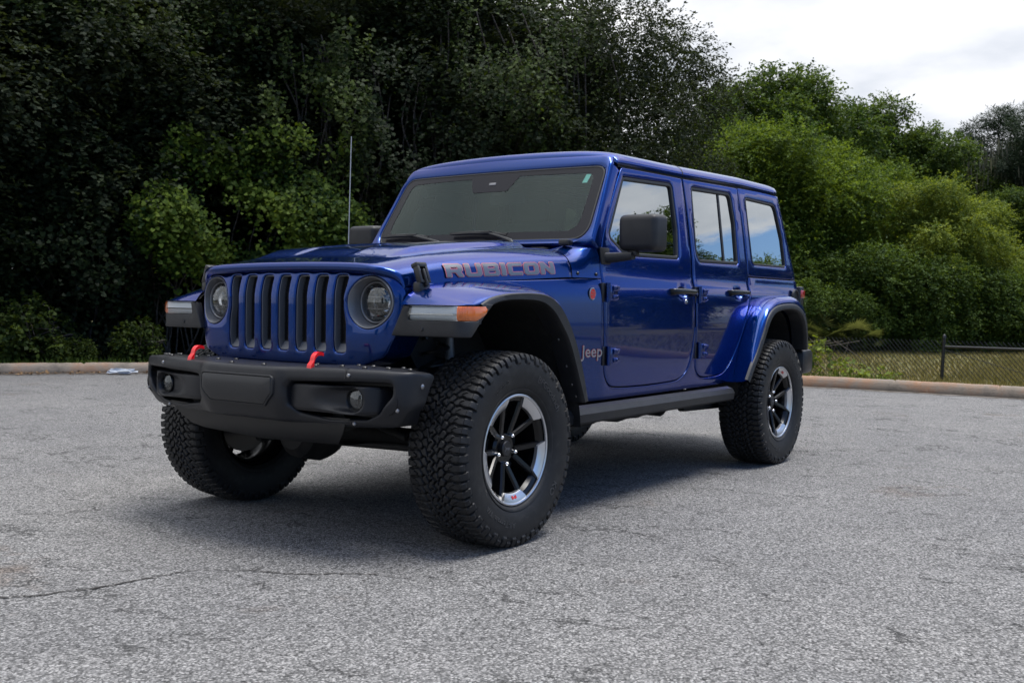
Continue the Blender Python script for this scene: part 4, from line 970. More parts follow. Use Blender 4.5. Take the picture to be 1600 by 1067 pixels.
for txt, md, sz, sp_ in (('BFGoodrich', 48, .040, 1.15), ('All-Terrain T/A', -118, .034, 1.1), ('KO', -38, .040, 1.2), ('LT285/70R17', 118, .017, 1.1)):
    V, F = text_mesh(txt, sz, extr=.0012, sx=sp_); mb = MB()
    # clockwise reading round the wheel seen from outside (+y); picture-right is -x there
    th = radians(md)-V[:, 0]/.315; rr_ = .300+V[:, 1]
    Yb = np.interp(rr_, [.275, .315, .345, .37], [.136, .143, .1435, .140])
    mb.add(np.stack([-rr_*np.cos(th), Yb+.0010+V[:, 2], rr_*np.sin(th)], 1), F); TYTS.append(mb.build('tyre_lettering', TYREL, None, recalc=False))
# rim: y outward
mb = MB(); mb.lathe([(.112, .2335), (.118, .2330), (.1195, .2280), (.116, .2235), (.100, .2215), (.094, .2150), (.060, .2050), (.0, .1980), (-.06, .196), (-.10, .212), (-.115, .230)], (0, 0, 0), 'y', 80)
mb.lathe([(.050, .0001), (.052, .030), (.055, .062), (.045, .072), (.0, .078), (-.03, .078)], (0, 0, 0), 'y', 40)
def strut(mb, a0, r0, a1, r1, w0, w1, y0, y1, dp):
    # a tapered spoke with a ridge, from polar (a0, r0) to (a1, r1)
    A = np.array([r0*cos(a0), r0*sin(a0)]); B = np.array([r1*cos(a1), r1*sin(a1)]); t = (B-A)/np.linalg.norm(B-A); n_ = np.array([-t[1], t[0]]); G = []
    for k in range(6):
        q = k/5; c = A+(B-A)*q; w = w0+(w1-w0)*q; y = y0+(y1-y0)*q**1.3+.004*sin(q*pi)
        G.append([(*(c+n_*w), y-dp), (*(c+n_*w), y-.008), (*(c+n_*w*.62), y), (*(c-n_*w*.62), y), (*(c-n_*w), y-.008), (*(c-n_*w), y-dp)])
    G = np.array(G)[..., [0, 2, 1]] if False else np.array(G); mb.sheet(np.stack([G[..., 0], G[..., 2], G[..., 1]], -1))
for k in range(5):
    a0 = radians(-90+72*k)
    for s in (-1, 1):
        strut(mb, a0+s*radians(8.5), .066, a0+s*radians(18.5), .207, .0135, .0140, .062, .097, .045)
    # web between the arms near the hub and outer black bridge
    G = []
    for rr_, y in ((.050, .050), (.075, .050), (.088, .040)):
        G.append([(rr_*cos(a0+q), y, rr_*sin(a0+q)) for q in np.linspace(-.26, .26, 7)])
    mb.sheet(np.array(G))
    b0 = a0+radians(36); G = []
    for rr_, y in ((.196, .078), (.205, .096), (.222, .104)): G.append([(rr_*cos(b0+q), y, rr_*sin(b0+q)) for q in np.linspace(-radians(16), radians(16), 9)])
    mb.sheet(np.array(G))
RIM = mb.build('wheel', GLOSSB, None, sharp=30)
mb = MB()
mb.lathe([(.1145, .2338), (.1192, .2335), (.1208, .2285), (.1180, .2232), (.112, .2222)], (0, 0, 0), 'y', 96)
for k in range(5):
    a0 = radians(-90+72*k); G = []; hw = radians(21.5)
    for rr_, y, e in ((.184, .084, .80), (.185, .100, .80), (.187, .1020, .82), (.212, .1125, .98), (.2235, .1150, 1.02)):
        G.append([(rr_*cos(a0+q), y, rr_*sin(a0+q)) for q in np.linspace(-hw*e, hw*e, 14)])
    G = np.array(G); mb.sheet(G)
    for j in (0, -1): mb.add([*G[1:, j], *(G[1:, j]-np.array([0, .02, 0]))], [(i, i+1, i+5, i+4) for i in range(3)])
RPL = mb.build('rim_face', SILV, None, sharp=25)
mb = MB(); mb.lathe([(.040, .0105), (.066, .0100), (.073, .008), (.077, .004), (.0775, .0001)], (0, 0, 0), 'y', 12)
NUTS = mb.build('lug_nut', CHROME, None)
mb = MB(); mb.lathe([(.050, .034), (.066, .033), (.070, .029), (.0705, .0001)], (0, 0, 0), 'y', 32); CAP = mb.build('centre_cap', BLACK, None)
V, F = text_mesh('Jeep', .020, .0006); mb = MB(); mb.add(np.stack([-V[:, 0], .0712+V[:, 2], V[:, 1]-.005], 1), F); CAPT = mb.build('cap_lettering', GUN, None, recalc=False)
mb = MB(); mb.lathe([(-.02, .05), (-.02, .165), (-.006, .165), (-.006, .05)], (0, 0, 0), 'y', 60); mb.lathe([(-.006, .085), (.02, .082), (.02, .0001)], (0, 0, 0), 'y', 30); DISC = mb.build('brake_disc', mat('brake_iron', (.10, .095, .09), .4, .8), None)
# small red off-roader mark on one plate
mb = MB(); rr_ = .2055
mk = [(-.011, -.004), (-.011, .005), (-.006, .005), (-.005, .001), (.004, .001), (.005, .0055), (.009, .0055), (.012, -.003), (.008, -.003), (.007, -.006), (.004, -.003), (-.005, -.003), (-.007, -.006), (-.009, -.004)]
plate(mb, np.array(mk), [], .001, 0, lambda a_, b_, w: np.stack([-a_*1.5, .1085-w+.0016+0*b_+.35*(-b_*1.5), -.2005+b_*1.5], 1), g=.05); MARK = mb.build('wheel_mark', REDM, None, recalc=False)
def place_wheel(loc, outward, spin, par, name='wheel'):
    w = bpy.data.objects.new('wheel', RIM.data); COL.objects.link(w); w.parent = par; w.location = loc
    w.rotation_mode = 'XYZ'
    Rz = Matrix.Rotation(0 if outward == 'L' else (pi if outward == 'R' else pi/2), 4, 'Z') @ Matrix.Rotation(-spin, 4, 'Y')
    w.matrix_local = Matrix.Translation(loc) @ Rz
    for nm, o in (('rim_face', RPL), ('centre_cap', CAP), ('wheel_mark', MARK), ('cap_lettering', CAPT)):
        c = bpy.data.objects.new(nm, o.data); COL.objects.link(c); c.parent = w
    for nm, o in (('tyre', TY), *[('tyre_lettering', q) for q in TYTS], ('brake_disc', DISC)):
        c = bpy.data.objects.new(nm, o.data); COL.objects.link(c); c.parent = w
        if nm in ('tyre', 'tyre_lettering'): c.matrix_local = Matrix.Rotation(spin, 4, 'Y')
    for k in range(5):
        a0 = radians(-90+72*k); c = bpy.data.objects.new('lug_nut', NUTS.data); COL.objects.link(c); c.parent = w; c.location = (.0635*cos(a0), 0, .0635*sin(a0))
    return w
place_wheel((0, .80, .405), 'L', 0, CAR); place_wheel((-WB, .80, .405), 'L', radians(-162), CAR)
place_wheel((0, -.80, .405), 'R', .7, CAR); place_wheel((-WB, -.80, .405), 'R', 1.9, CAR)
place_wheel((-3.95, 0, 1.00), 'B', .4, CAR)
for o in (TY, *TYTS, RIM, RPL, NUTS, CAP, DISC, MARK, CAPT): bpy.data.objects.remove(o)
# ================================================================ the place: lot, kerb, field, trees, fence
def struct(o, kind='structure'): o['kind'] = kind; return o
KERB = [(14, -21), (7, -16.6), (1.0, -12.7), (-2.1, -10.75), (-3.6, -9.80), (-5.1, -8.85), (-6.8, -7.4), (-8.4, -5.2), (-9.4, -3.2), (-9.86, -1.3), (-9.95, .3), (-9.97, 1.4), (-9.95, 3.0), (-9.8, 8), (-9.4, 20), (-9, 50)]
KC = crom(KERB, 8)
def knorm(P):
    t = np.gradient(P, axis=0); t /= np.linalg.norm(t, axis=1)[:, None]; return np.stack([-t[:, 1], t[:, 0]], 1)*(-1)
KN = knorm(KC)
if (KC[len(KC)//2]+KN[len(KC)//2])[0] > KC[len(KC)//2][0]: KN = -KN      # points away from the lot
mb = MB(); mb.add([(-900, -900, -.30), (900, -900, -.30), (900, 900, -.30), (-900, 900, -.30)], [(0, 1, 2, 3)])
SOIL = mat('soil', (.05, .045, .03), .95)
struct(mb.build('ground', SOIL))
def asphalt_mat():
    m = bpy.data.materials.new('asphalt'); m.use_nodes = True; nt = m.node_tree; N = nt.nodes; L = nt.links; b = N['Principled BSDF']
    tc = N.new('ShaderNodeTexCoord')
    def vor(sc, feat='F1'):
        v = N.new('ShaderNodeTexVoronoi'); v.inputs['Scale'].default_value = sc; v.feature = feat; L.new(tc.outputs['Object'], v.inputs['Vector']); return v
    def noi(sc, det=4, rough=.55, vec=None):
        n = N.new('ShaderNodeTexNoise'); n.inputs['Scale'].default_value = sc; n.inputs['Detail'].default_value = det; n.inputs['Roughness'].default_value = rough
        L.new(vec or tc.outputs['Object'], n.inputs['Vector']); return n
    def ramp(s, stops):
        r_ = N.new('ShaderNodeValToRGB'); e = r_.color_ramp.elements
        while len(e) < len(stops): e.new(.5)
        for q, (p_, c_) in zip(e, stops): q.position = p_; q.color = (c_, c_, c_, 1) if isinstance(c_, float) else (*c_, 1)
        L.new(s, r_.inputs[0]); return r_.outputs[0]
    def mul(a_, b_, f=1.0, mode='MULTIPLY'):
        x = N.new('ShaderNodeMix'); x.data_type = 'RGBA'; x.blend_type = mode; x.inputs[0].default_value = f; L.new(a_, x.inputs[6]); L.new(b_, x.inputs[7]); return x.outputs[2]
    v1 = vor(140); v2 = vor(55)
    sep = N.new('ShaderNodeSeparateColor'); L.new(v1.outputs['Color'], sep.inputs[0])
    stone = ramp(sep.outputs[0], [(0, (.070, .069, .068)), (.3, (.140, .138, .136)), (.7, (.235, .23, .225)), (1.0, (.37, .362, .352))])
    edge = ramp(v1.outputs['Distance'], [(.0, 1.0), (.45, .95), (.75, .50)])
    col = mul(stone, edge)
    pits = ramp(noi(38, 6, .7).outputs['Fac'], [(.34, .20), (.45, 1.0)]); col = mul(col, pits)
    big = ramp(noi(.55, 6, .6).outputs['Fac'], [(.3, (.86, .86, .87)), (.7, (1.12, 1.11, 1.09))]); col = mul(col, big)
    mid = ramp(noi(4.2, 5, .6).outputs['Fac'], [(.25, .86), (.75, 1.10)]); col = mul(col, mid)
    # hairline cracks: broken pieces of a distorted cell network, drawn out sideways
    mp = N.new('ShaderNodeMapping'); mp.inputs['Rotation'].default_value = (0, 0, radians(-37)); mp.inputs['Scale'].default_value = (1.0, .42, 1); L.new(tc.outputs['Object'], mp.inputs[0])
    wn = noi(5.5, 5, .65); add = N.new('ShaderNodeMix'); add.data_type = 'RGBA'; add.blend_type = 'LINEAR_LIGHT'; add.inputs[0].default_value = .16; L.new(mp.outputs[0], add.inputs[6]); L.new(wn.outputs['Color'], add.inputs[7])
    ve = N.new('ShaderNodeTexVoronoi'); ve.feature = 'DISTANCE_TO_EDGE'; ve.inputs['Scale'].default_value = 2.4; L.new(add.outputs[2], ve.inputs['Vector'])
    line = ramp(ve.outputs['Distance'], [(.006, .0), (.024, 1.0)])
    msk = ramp(noi(2.3, 4, .7).outputs['Fac'], [(.50, 1.0), (.58, 0.0)])
    mx = N.new('ShaderNodeMath'); mx.operation = 'MAXIMUM'; L.new(line, mx.inputs[0]); L.new(msk, mx.inputs[1])
    ln2 = ramp(mx.outputs[0], [(0, .26), (1, 1.0)]); col = mul(col, ln2)
    # brown tar / dirt stains
    stn = ramp(noi(.9, 5, .7).outputs['Fac'], [(.60, (1.0, 1.0, 1.0)), (.70, (.70, .58, .50))]); col = mul(col, stn, .8)
    L.new(col, b.inputs['Base Color']); b.inputs['Roughness'].default_value = .86; b.inputs['Specular IOR Level'].default_value = .35
    h = N.new('ShaderNodeMath'); h.operation = 'MULTIPLY_ADD'; L.new(v1.outputs['Distance'], h.inputs[0]); h.inputs[1].default_value = -1.0; L.new(noi(60, 5, .7).outputs['Fac'], h.inputs[2])
    bp_ = N.new('ShaderNodeBump'); bp_.inputs['Strength'].default_value = .55; bp_.inputs['Distance'].default_value = .006; L.new(h.outputs[0], bp_.inputs['Height']); L.new(bp_.outputs[0], b.inputs['Normal'])
    return m
ASPH = asphalt_mat()
# asphalt: everything on the camera's side of the kerb line
lot = [(x, y, 0) for x, y in KC-KN*-.02]+[(80, 50, 0), (80, -21, 0)]
mb = MB(); P2 = np.array([q[:2] for q in lot]); P2 = P2 if area(P2) > 0 else P2[::-1]
v_, e_, f_, *_r = delaunay_2d_cdt([Vector(q) for q in P2], [], [list(range(len(P2)))], 1, 1e-6)
mb.add([(q[0], q[1], 0) for q in v_], [tuple(q) for q in f_]); struct(mb.build('asphalt_lot', ASPH))
# kerb
def concrete():
    m = mat('kerb_concrete', (.36, .31, .25), .9); nt = m.node_tree; N = nt.nodes; L = nt.links; b = N['Principled BSDF']; tc = N.new('ShaderNodeTexCoord')
    n = N.new('ShaderNodeTexNoise'); n.inputs['Scale'].default_value = 1.4; n.inputs['Detail'].default_value = 8; n.inputs['Roughness'].default_value = .7; L.new(tc.outputs['Object'], n.inputs['Vector'])
    cr = N.new('ShaderNodeValToRGB'); e = cr.color_ramp.elements; e[0].position = .32; e[0].color = (.09, .08, .065, 1); e[1].position = .48; e[1].color = (.22, .18, .14, 1); q = e.new(.62); q.color = (.27, .15, .085, 1); q = e.new(.72); q.color = (.34, .31, .26, 1)
    L.new(n.outputs['Fac'], cr.inputs[0])
    n2 = N.new('ShaderNodeTexNoise'); n2.inputs['Scale'].default_value = 45; n2.inputs['Detail'].default_value = 4; L.new(tc.outputs['Object'], n2.inputs['Vector'])
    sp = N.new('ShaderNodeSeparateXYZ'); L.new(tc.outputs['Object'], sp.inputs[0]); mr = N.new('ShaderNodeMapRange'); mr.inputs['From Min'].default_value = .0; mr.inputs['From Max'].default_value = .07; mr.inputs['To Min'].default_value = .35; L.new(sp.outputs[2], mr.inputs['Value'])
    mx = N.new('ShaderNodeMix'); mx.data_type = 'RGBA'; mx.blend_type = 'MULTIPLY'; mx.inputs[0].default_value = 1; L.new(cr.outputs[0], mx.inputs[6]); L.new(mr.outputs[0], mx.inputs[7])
    L.new(mx.outputs[2], b.inputs['Base Color']); bp_ = N.new('ShaderNodeBump'); bp_.inputs['Strength'].default_value = .6; bp_.inputs['Distance'].default_value = .01; L.new(n2.outputs['Fac'], bp_.inputs['Height']); L.new(bp_.outputs[0], b.inputs['Normal'])
    return m
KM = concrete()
rk = random.Random(2)
mb = MB(); G = []
KD = crom(KERB, 60); KDN = knorm(KD)
if (KD[len(KD)//2]+KDN[len(KD)//2])[0] > KD[len(KD)//2][0]: KDN = -KDN
for i, (p_, n_) in enumerate(zip(KD, KDN)):
    s = (1+.012*sin(i*.23)+.012*rk.uniform(-1, 1))*(.86 if i % 61 == 30 else 1); G.append([(p_[0]+n_[0]*a_, p_[1]+n_[1]*a_, b_*s) for a_, b_ in ((-.015, -.03), (0, .02), (.012, .09), (.040, .130), (.09, .145), (.15, .140), (.185, .11), (.19, -.05))])
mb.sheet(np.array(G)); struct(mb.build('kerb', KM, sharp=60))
# the strip of dirt lying against the kerb foot
mb = MB(); G = []
for i, (p_, n_) in enumerate(zip(KD, KDN)):
    w = .10+.07*rk.random()+.05*sin(i*.21); G.append([(p_[0]-n_[0]*w, p_[1]-n_[1]*w, .004), (p_[0]+n_[0]*.01, p_[1]+n_[1]*.01, .007)])
mb.sheet(np.array(G)); struct(mb.build('gutter_dirt', mat('gutter_dirt', (.075, .062, .048), .95, var=(7, (.17, .15, .13), .4, .7))))
# field beyond
def field_mat():
    m = mat('field_grass', (.10, .10, .03), .95); nt = m.node_tree; N = nt.nodes; L = nt.links; b = N['Principled BSDF']; tc = N.new('ShaderNodeTexCoord')
    n = N.new('ShaderNodeTexNoise'); n.inputs['Scale'].default_value = .8; n.inputs['Detail'].default_value = 9; n.inputs['Roughness'].default_value = .75; L.new(tc.outputs['Object'], n.inputs['Vector'])
    cr = N.new('ShaderNodeValToRGB'); e = cr.color_ramp.elements; e[0].position = .36; e[0].color = (.070, .080, .020, 1); e[1].position = .62; e[1].color = (.19, .15, .07, 1); q = e.new(.5); q.color = (.13, .12, .04, 1)
    L.new(n.outputs['Fac'], cr.inputs[0]); L.new(cr.outputs[0], b.inputs['Base Color'])
    return m
mb = MB(); G = []
for p_, n_ in zip(KC, KN): G.append([(p_[0]+n_[0]*a_, p_[1]+n_[1]*a_, z) for a_, z in ((.17, .06), (.5, .07), (2, .06), (6, .04), (14, .05), (60, .1), (250, .2))])
mb.sheet(np.array(G)); struct(mb.build('field', field_mat()))

# ---------------------------------------------------------------- foliage
def leaf_mat(name, c_dark, c_light, trans=.35, rough=.6, hue=None):
    m = bpy.data.materials.new(name); m.use_nodes = True; nt = m.node_tree; N = nt.nodes; L = nt.links; b = N['Principled BSDF']
    at = N.new('ShaderNodeAttribute'); at.attribute_name = 'tint'
    cr = N.new('ShaderNodeValToRGB'); e = cr.color_ramp.elements; e[0].position = 0; e[0].color = (*c_dark, 1); e[1].position = 1; e[1].color = (*c_light, 1)
    L.new(at.outputs['Fac'], cr.inputs[0]); L.new(cr.outputs[0], b.inputs['Base Color']); b.inputs['Roughness'].default_value = rough; b.inputs['Specular IOR Level'].default_value = .15
    t = N.new('ShaderNodeBsdfTranslucent'); hs = N.new('ShaderNodeMix'); hs.data_type = 'RGBA'; hs.blend_type = 'MULTIPLY'; hs.inputs[0].default_value = 1; L.new(cr.outputs[0], hs.inputs[6]); hs.inputs[7].default_value = (1.5, 1.35, .6, 1)
    L.new(hs.outputs[2], t.inputs[0]); mx = N.new('ShaderNodeMixShader'); mx.inputs[0].default_value = trans; L.new(b.outputs[0], mx.inputs[1]); L.new(t.outputs[0], mx.inputs[2]); L.new(mx.outputs[0], N['Material Output'].inputs[0])
    return m
BARK = mat('bark', (.035, .028, .022), .95, bump=(30, .6, .02), var=(9, (.085, .075, .065), .45, .75))
LM = dict(
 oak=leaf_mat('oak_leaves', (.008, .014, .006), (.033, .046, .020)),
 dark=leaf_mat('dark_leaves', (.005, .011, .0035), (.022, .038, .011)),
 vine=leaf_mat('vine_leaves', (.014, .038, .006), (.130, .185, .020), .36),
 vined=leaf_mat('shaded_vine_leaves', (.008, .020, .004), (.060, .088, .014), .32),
 bright=leaf_mat('bright_leaves', (.020, .048, .008), (.155, .225, .034), .40),
 mid=leaf_mat('mid_leaves', (.015, .038, .008), (.105, .160, .030), .38),
 yellow=leaf_mat('yellow_green_leaves', (.036, .072, .010), (.215, .265, .045), .40),
 pine=leaf_mat('pine_needles', (.008, .020, .010), (.032, .052, .024), .15),
 palm=leaf_mat('palmetto_leaves', (.045, .065, .026), (.150, .175, .085), .3),
 moss=leaf_mat('hanging_moss', (.07, .075, .06), (.15, .155, .13), .3),
 dry=leaf_mat('dry_leaves', (.06, .035, .018), (.26, .16, .08), .1),
 grass=leaf_mat('grass_blades', (.07, .075, .020), (.24, .20, .09), .3))
QUAD = np.array([(0, 0, 0), (.42, -.33, .10), (1, 0, 0), (.42, .33, .10)])
HEART = np.array([(.12, 0, 0), (-.06, -.30, .04), (.22, -.54, .08), (.68, -.38, .05), (1, 0, -.08), (.68, .38, .05), (.22, .54, .08), (-.06, .30, .04)])
def norm(v): return v/(np.linalg.norm(v, axis=-1, keepdims=True)+1e-9)
def leaves_mesh(name, P, D, UP, size, tint, shape, m):
    n = len(P); D = norm(D); X = D; Y = norm(np.cross(UP, X)); Z = np.cross(X, Y); k = len(shape)
    V = P[:, None]+size[:, None, None]*(shape[None, :, 0, None]*X[:, None]+shape[None, :, 1, None]*Y[:, None]+shape[None, :, 2, None]*Z[:, None])
    me = bpy.data.meshes.new(name); me.vertices.add(n*k); me.vertices.foreach_set('co', V.astype(np.float32).ravel())
    me.loops.add(n*k); me.loops.foreach_set('vertex_index', np.arange(n*k, dtype=np.int32)); me.polygons.add(n)
    me.polygons.foreach_set('loop_start', np.arange(0, n*k, k, dtype=np.int32)); me.polygons.foreach_set('loop_total', np.full(n, k, np.int32))
    at = me.attributes.new('tint', 'FLOAT', 'FACE'); at.data.foreach_set('value', np.clip(tint, 0, 1).astype(np.float32)); me.update(calc_edges=True); me.validate(); me.materials.append(m)
    return me
def sprays(rng, blobs, n_spray, per, L, leaf, droop=.2, shell=(.55, 1.0), shape=QUAD, m=None, name='crown', flat=.5, zmin=.15, tint_sd=.18):
    B = np.array(blobs, float); w = B[:, 3]*B[:, 4]+B[:, 3]*B[:, 5]+B[:, 4]*B[:, 5]; k = rng.choice(len(B), n_spray, p=w/w.sum()); u_ = norm(rng.normal(size=(n_spray, 3)))
    rr_ = shell[0]+(shell[1]-shell[0])*rng.random(n_spray)**.6
    # lumpy radius so the outline is uneven
    ph = B[k, 0]*3+u_[:, 0]*5; rr_ = rr_*(1+.13*np.sin(ph*2.1)*np.cos(u_[:, 2]*6+B[k, 1])+.10*np.sin(u_[:, 1]*11+ph))
    C = B[k, :3]+u_*rr_[:, None]*B[k, 3:6]; dirn = norm(u_*.8+rng.normal(size=(n_spray, 3))*.55+np.array([0, 0, -droop]))
    ok = C[:, 2] > zmin; C, dirn, u_, k = C[ok], dirn[ok], u_[ok], k[ok]; n = len(C)
    t = np.tile(np.linspace(0, 1, per), (n, 1))+rng.normal(0, .04, (n, per)); sag = -(t**2)*.25*L
    P = C[:, None]+dirn[:, None]*t[..., None]*L+np.array([0, 0, 1.])*sag[..., None]; sidev = norm(np.cross(dirn, np.array([0, 0, 1.])+rng.normal(0, .3, (n, 3))))
    sg = np.where(np.arange(per) % 2 == 0, 1., -1.)[None, :, None]
    D = dirn[:, None]*.6+sidev[:, None]*sg*.8+rng.normal(0, .28, (n, per, 3)); D[..., 2] -= droop*.6
    UP = np.array([0, 0, flat])+u_[:, None]*(1-flat)+rng.normal(0, .38, (n, per, 3))
    tn = (.5+rng.normal(0, tint_sd, n)[:, None]+rng.normal(0, .14, (n, per))+.10*(k % 3-1)[:, None])
    sz = leaf*(1+rng.normal(0, .22, (n, per))); P = P.reshape(-1, 3)+rng.normal(0, leaf*.2, (n*per, 3))
    return leaves_mesh(name, P, D.reshape(-1, 3), UP.reshape(-1, 3), sz.ravel(), tn.ravel(), shape, m)
def limbs(rng, h, r0, blobs, lean=.15, nb=None):
    mb = MB(); base = np.array([0, 0, -.1]); top = np.array([rng.normal(0, lean), rng.normal(0, lean), h*.72]); mid = (base+top)/2+rng.normal(0, lean*.6, 3)*[1, 1, 0]
    T = crom([base, base+[0, 0, .3], mid, top], 5); rad = np.linspace(r0, r0*.28, len(T)); rad[0] *= 1.5; rad[1] *= 1.2; mb.tube(T, list(rad), 10)
    for b in blobs[:nb]:
        c = np.array(b[:3]); z0 = np.clip(c[2]*.55, h*.12, h*.66); i = int(np.argmin(abs(T[:, 2]-z0))); s = T[i]; e = c+rng.normal(0, .15, 3); q = (s+e)/2+rng.normal(0, .18, 3)+[0, 0, .15]
        Pp = crom([s, q, e], 5); mb.tube(Pp, list(np.linspace(rad[i]*.55, .018, len(Pp))), 7)
        for _ in range(3):
            e2 = c+norm(rng.normal(size=3))*np.array(b[3:6])*.85; j = len(Pp)//2+rng.integers(0, 3); mb.tube(crom([Pp[j], (Pp[j]+e2)/2+rng.normal(0, .1, 3), e2], 4), list(np.linspace(rad[i]*.22, .008, 9)), 5)
    return mb
def blobset(rng, h, w, n, zlo=.25, rs=(.22, .38), top=1.0, flatz=.8, spread=(.30, .66)):
    out = []
    for i in range(n):
        z = h*(zlo+(top-zlo)*(i+.5)/n); prof = sin(pi*min(1, max(.08, (z/h-zlo*.55)/(1.08-zlo*.55))))**.55; a_ = i*2.4+rng.uniform(-.5, .5); rad = w*prof*rng.uniform(*spread); s = w*rng.uniform(*rs)*(0.75+.5*prof)
        out.append((rad*cos(a_), rad*sin(a_), min(z, h-s*.6), s, s, s*flatz))
    return out
PROTO = {}
def proto(kind, seed, h, w, n, n_spray, per, L, leaf, mk, shape=QUAD, droop=.2, zlo=.2, trunk=.18, shell=(.55, 1.0), flat=.5, rs=(.22, .38), flatz=.8, tint_sd=.18, spread=(.30, .66)):
    rng = np.random.default_rng(seed); bl = blobset(rng, h, w, n, zlo, rs, flatz=flatz, spread=spread); me = sprays(rng, bl, n_spray, per, L, leaf, droop, shell, shape, LM[mk], flat=flat, tint_sd=tint_sd)
    tb = limbs(rng, h, trunk, bl, nb=8); t = tb.build('trunk', BARK, None, recalc=False); tm = t.data; bpy.data.objects.remove(t); PROTO[kind] = (me, tm, h)
def tree(kind, name, label, x, y, rot=0, sc=1.0, sz=None, group=None, cat='tree', z=0.0):
    me, tm, h = PROTO[kind]; t = thing(name, label, cat, (x, y, z), group, rot); t.scale = (sc, sc, sz or sc)
    for nm, dta in (('trunk', tm), ('crown', me)):
        o = bpy.data.objects.new(nm, dta); COL.objects.link(o); o.parent = t
    return t
def at(bearing, dist): a_ = radians(bearing); return CP.x+dist*cos(a_), CP.y+dist*sin(a_)
def B(px): return 215.28-math.degrees(math.atan((px-800)/1608))
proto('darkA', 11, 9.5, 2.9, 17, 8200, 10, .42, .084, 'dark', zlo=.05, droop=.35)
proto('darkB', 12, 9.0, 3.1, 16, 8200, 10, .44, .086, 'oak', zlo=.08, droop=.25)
proto('oak', 13, 7.6, 3.6, 18, 15000, 10, .34, .062, 'oak', zlo=.18, rs=(.22, .34), trunk=.26, droop=.1, shell=(.35, 1.0))
proto('back', 14, 12.0, 4.2, 12, 3200, 9, .8, .22, 'dark', zlo=.02, rs=(.34, .5))
TREES = []
vis = [
 ('darkB', 'tree', 'dark tree out of the picture on the left, nearest the frame', -260, 17.4, 2.3, 1.0),
 ('darkA', 'tree', 'dark tree out of the picture on the left, second from the frame', -520, 17.2, 4.1, 1.0),
 ('darkB', 'tree', 'dark tree far out of the picture on the left', -900, 17.2, 5.2, 1.0),
 ('darkA', 'tree', 'dark leafy tree at the far left edge of the picture behind the kerb', -60, 17.6, .3, 1.0),
 ('darkB', 'tree', 'dark tree behind the left kerb, second from the left edge', 110, 18.6, 2.1, 1.0),
 ('darkA', 'tree', 'black-looking dense tree behind the bright hanging vine', 300, 19.2, 4.0, 1.05),
 ('darkB', 'tree', 'dark tree rising right behind the radio antenna', 500, 19.0, 5.1, 1.05),
 ('darkA', 'tree', 'dark tree rising behind the windscreen, left half', 640, 18.8, 1.2, 1.0),
 ('darkB', 'tree', 'grey-green dark tree above the middle of the car roof', 765, 19.4, .9, .95),
]
for kind, nm, lb, px, ds, rt, sc in vis:
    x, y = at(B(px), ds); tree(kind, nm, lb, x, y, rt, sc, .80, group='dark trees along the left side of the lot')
x, y = at(B(958), 19.5); tree('oak', 'oak_tree', 'small-leaved dark oak whose crown ends in open sky above the car roof', x, y, 2.2, .84)
for i, (px, ds, rt, sc) in enumerate([(-160, 24, 0, .9), (60, 25, 1, 1), (260, 25, 2, 1.05), (450, 25, 3, 1), (640, 25, 4, 1.05), (790, 26, 5, .85), (920, 27, .5, .56), (1040, 29, 1.5, .46)]):
    x, y = at(B(px), ds); tree('back', 'forest_tree', 'tall dark tree deep in the wood, mostly hidden by the front row', x, y, rt, sc, sc*.72, group='trees deep in the wood')
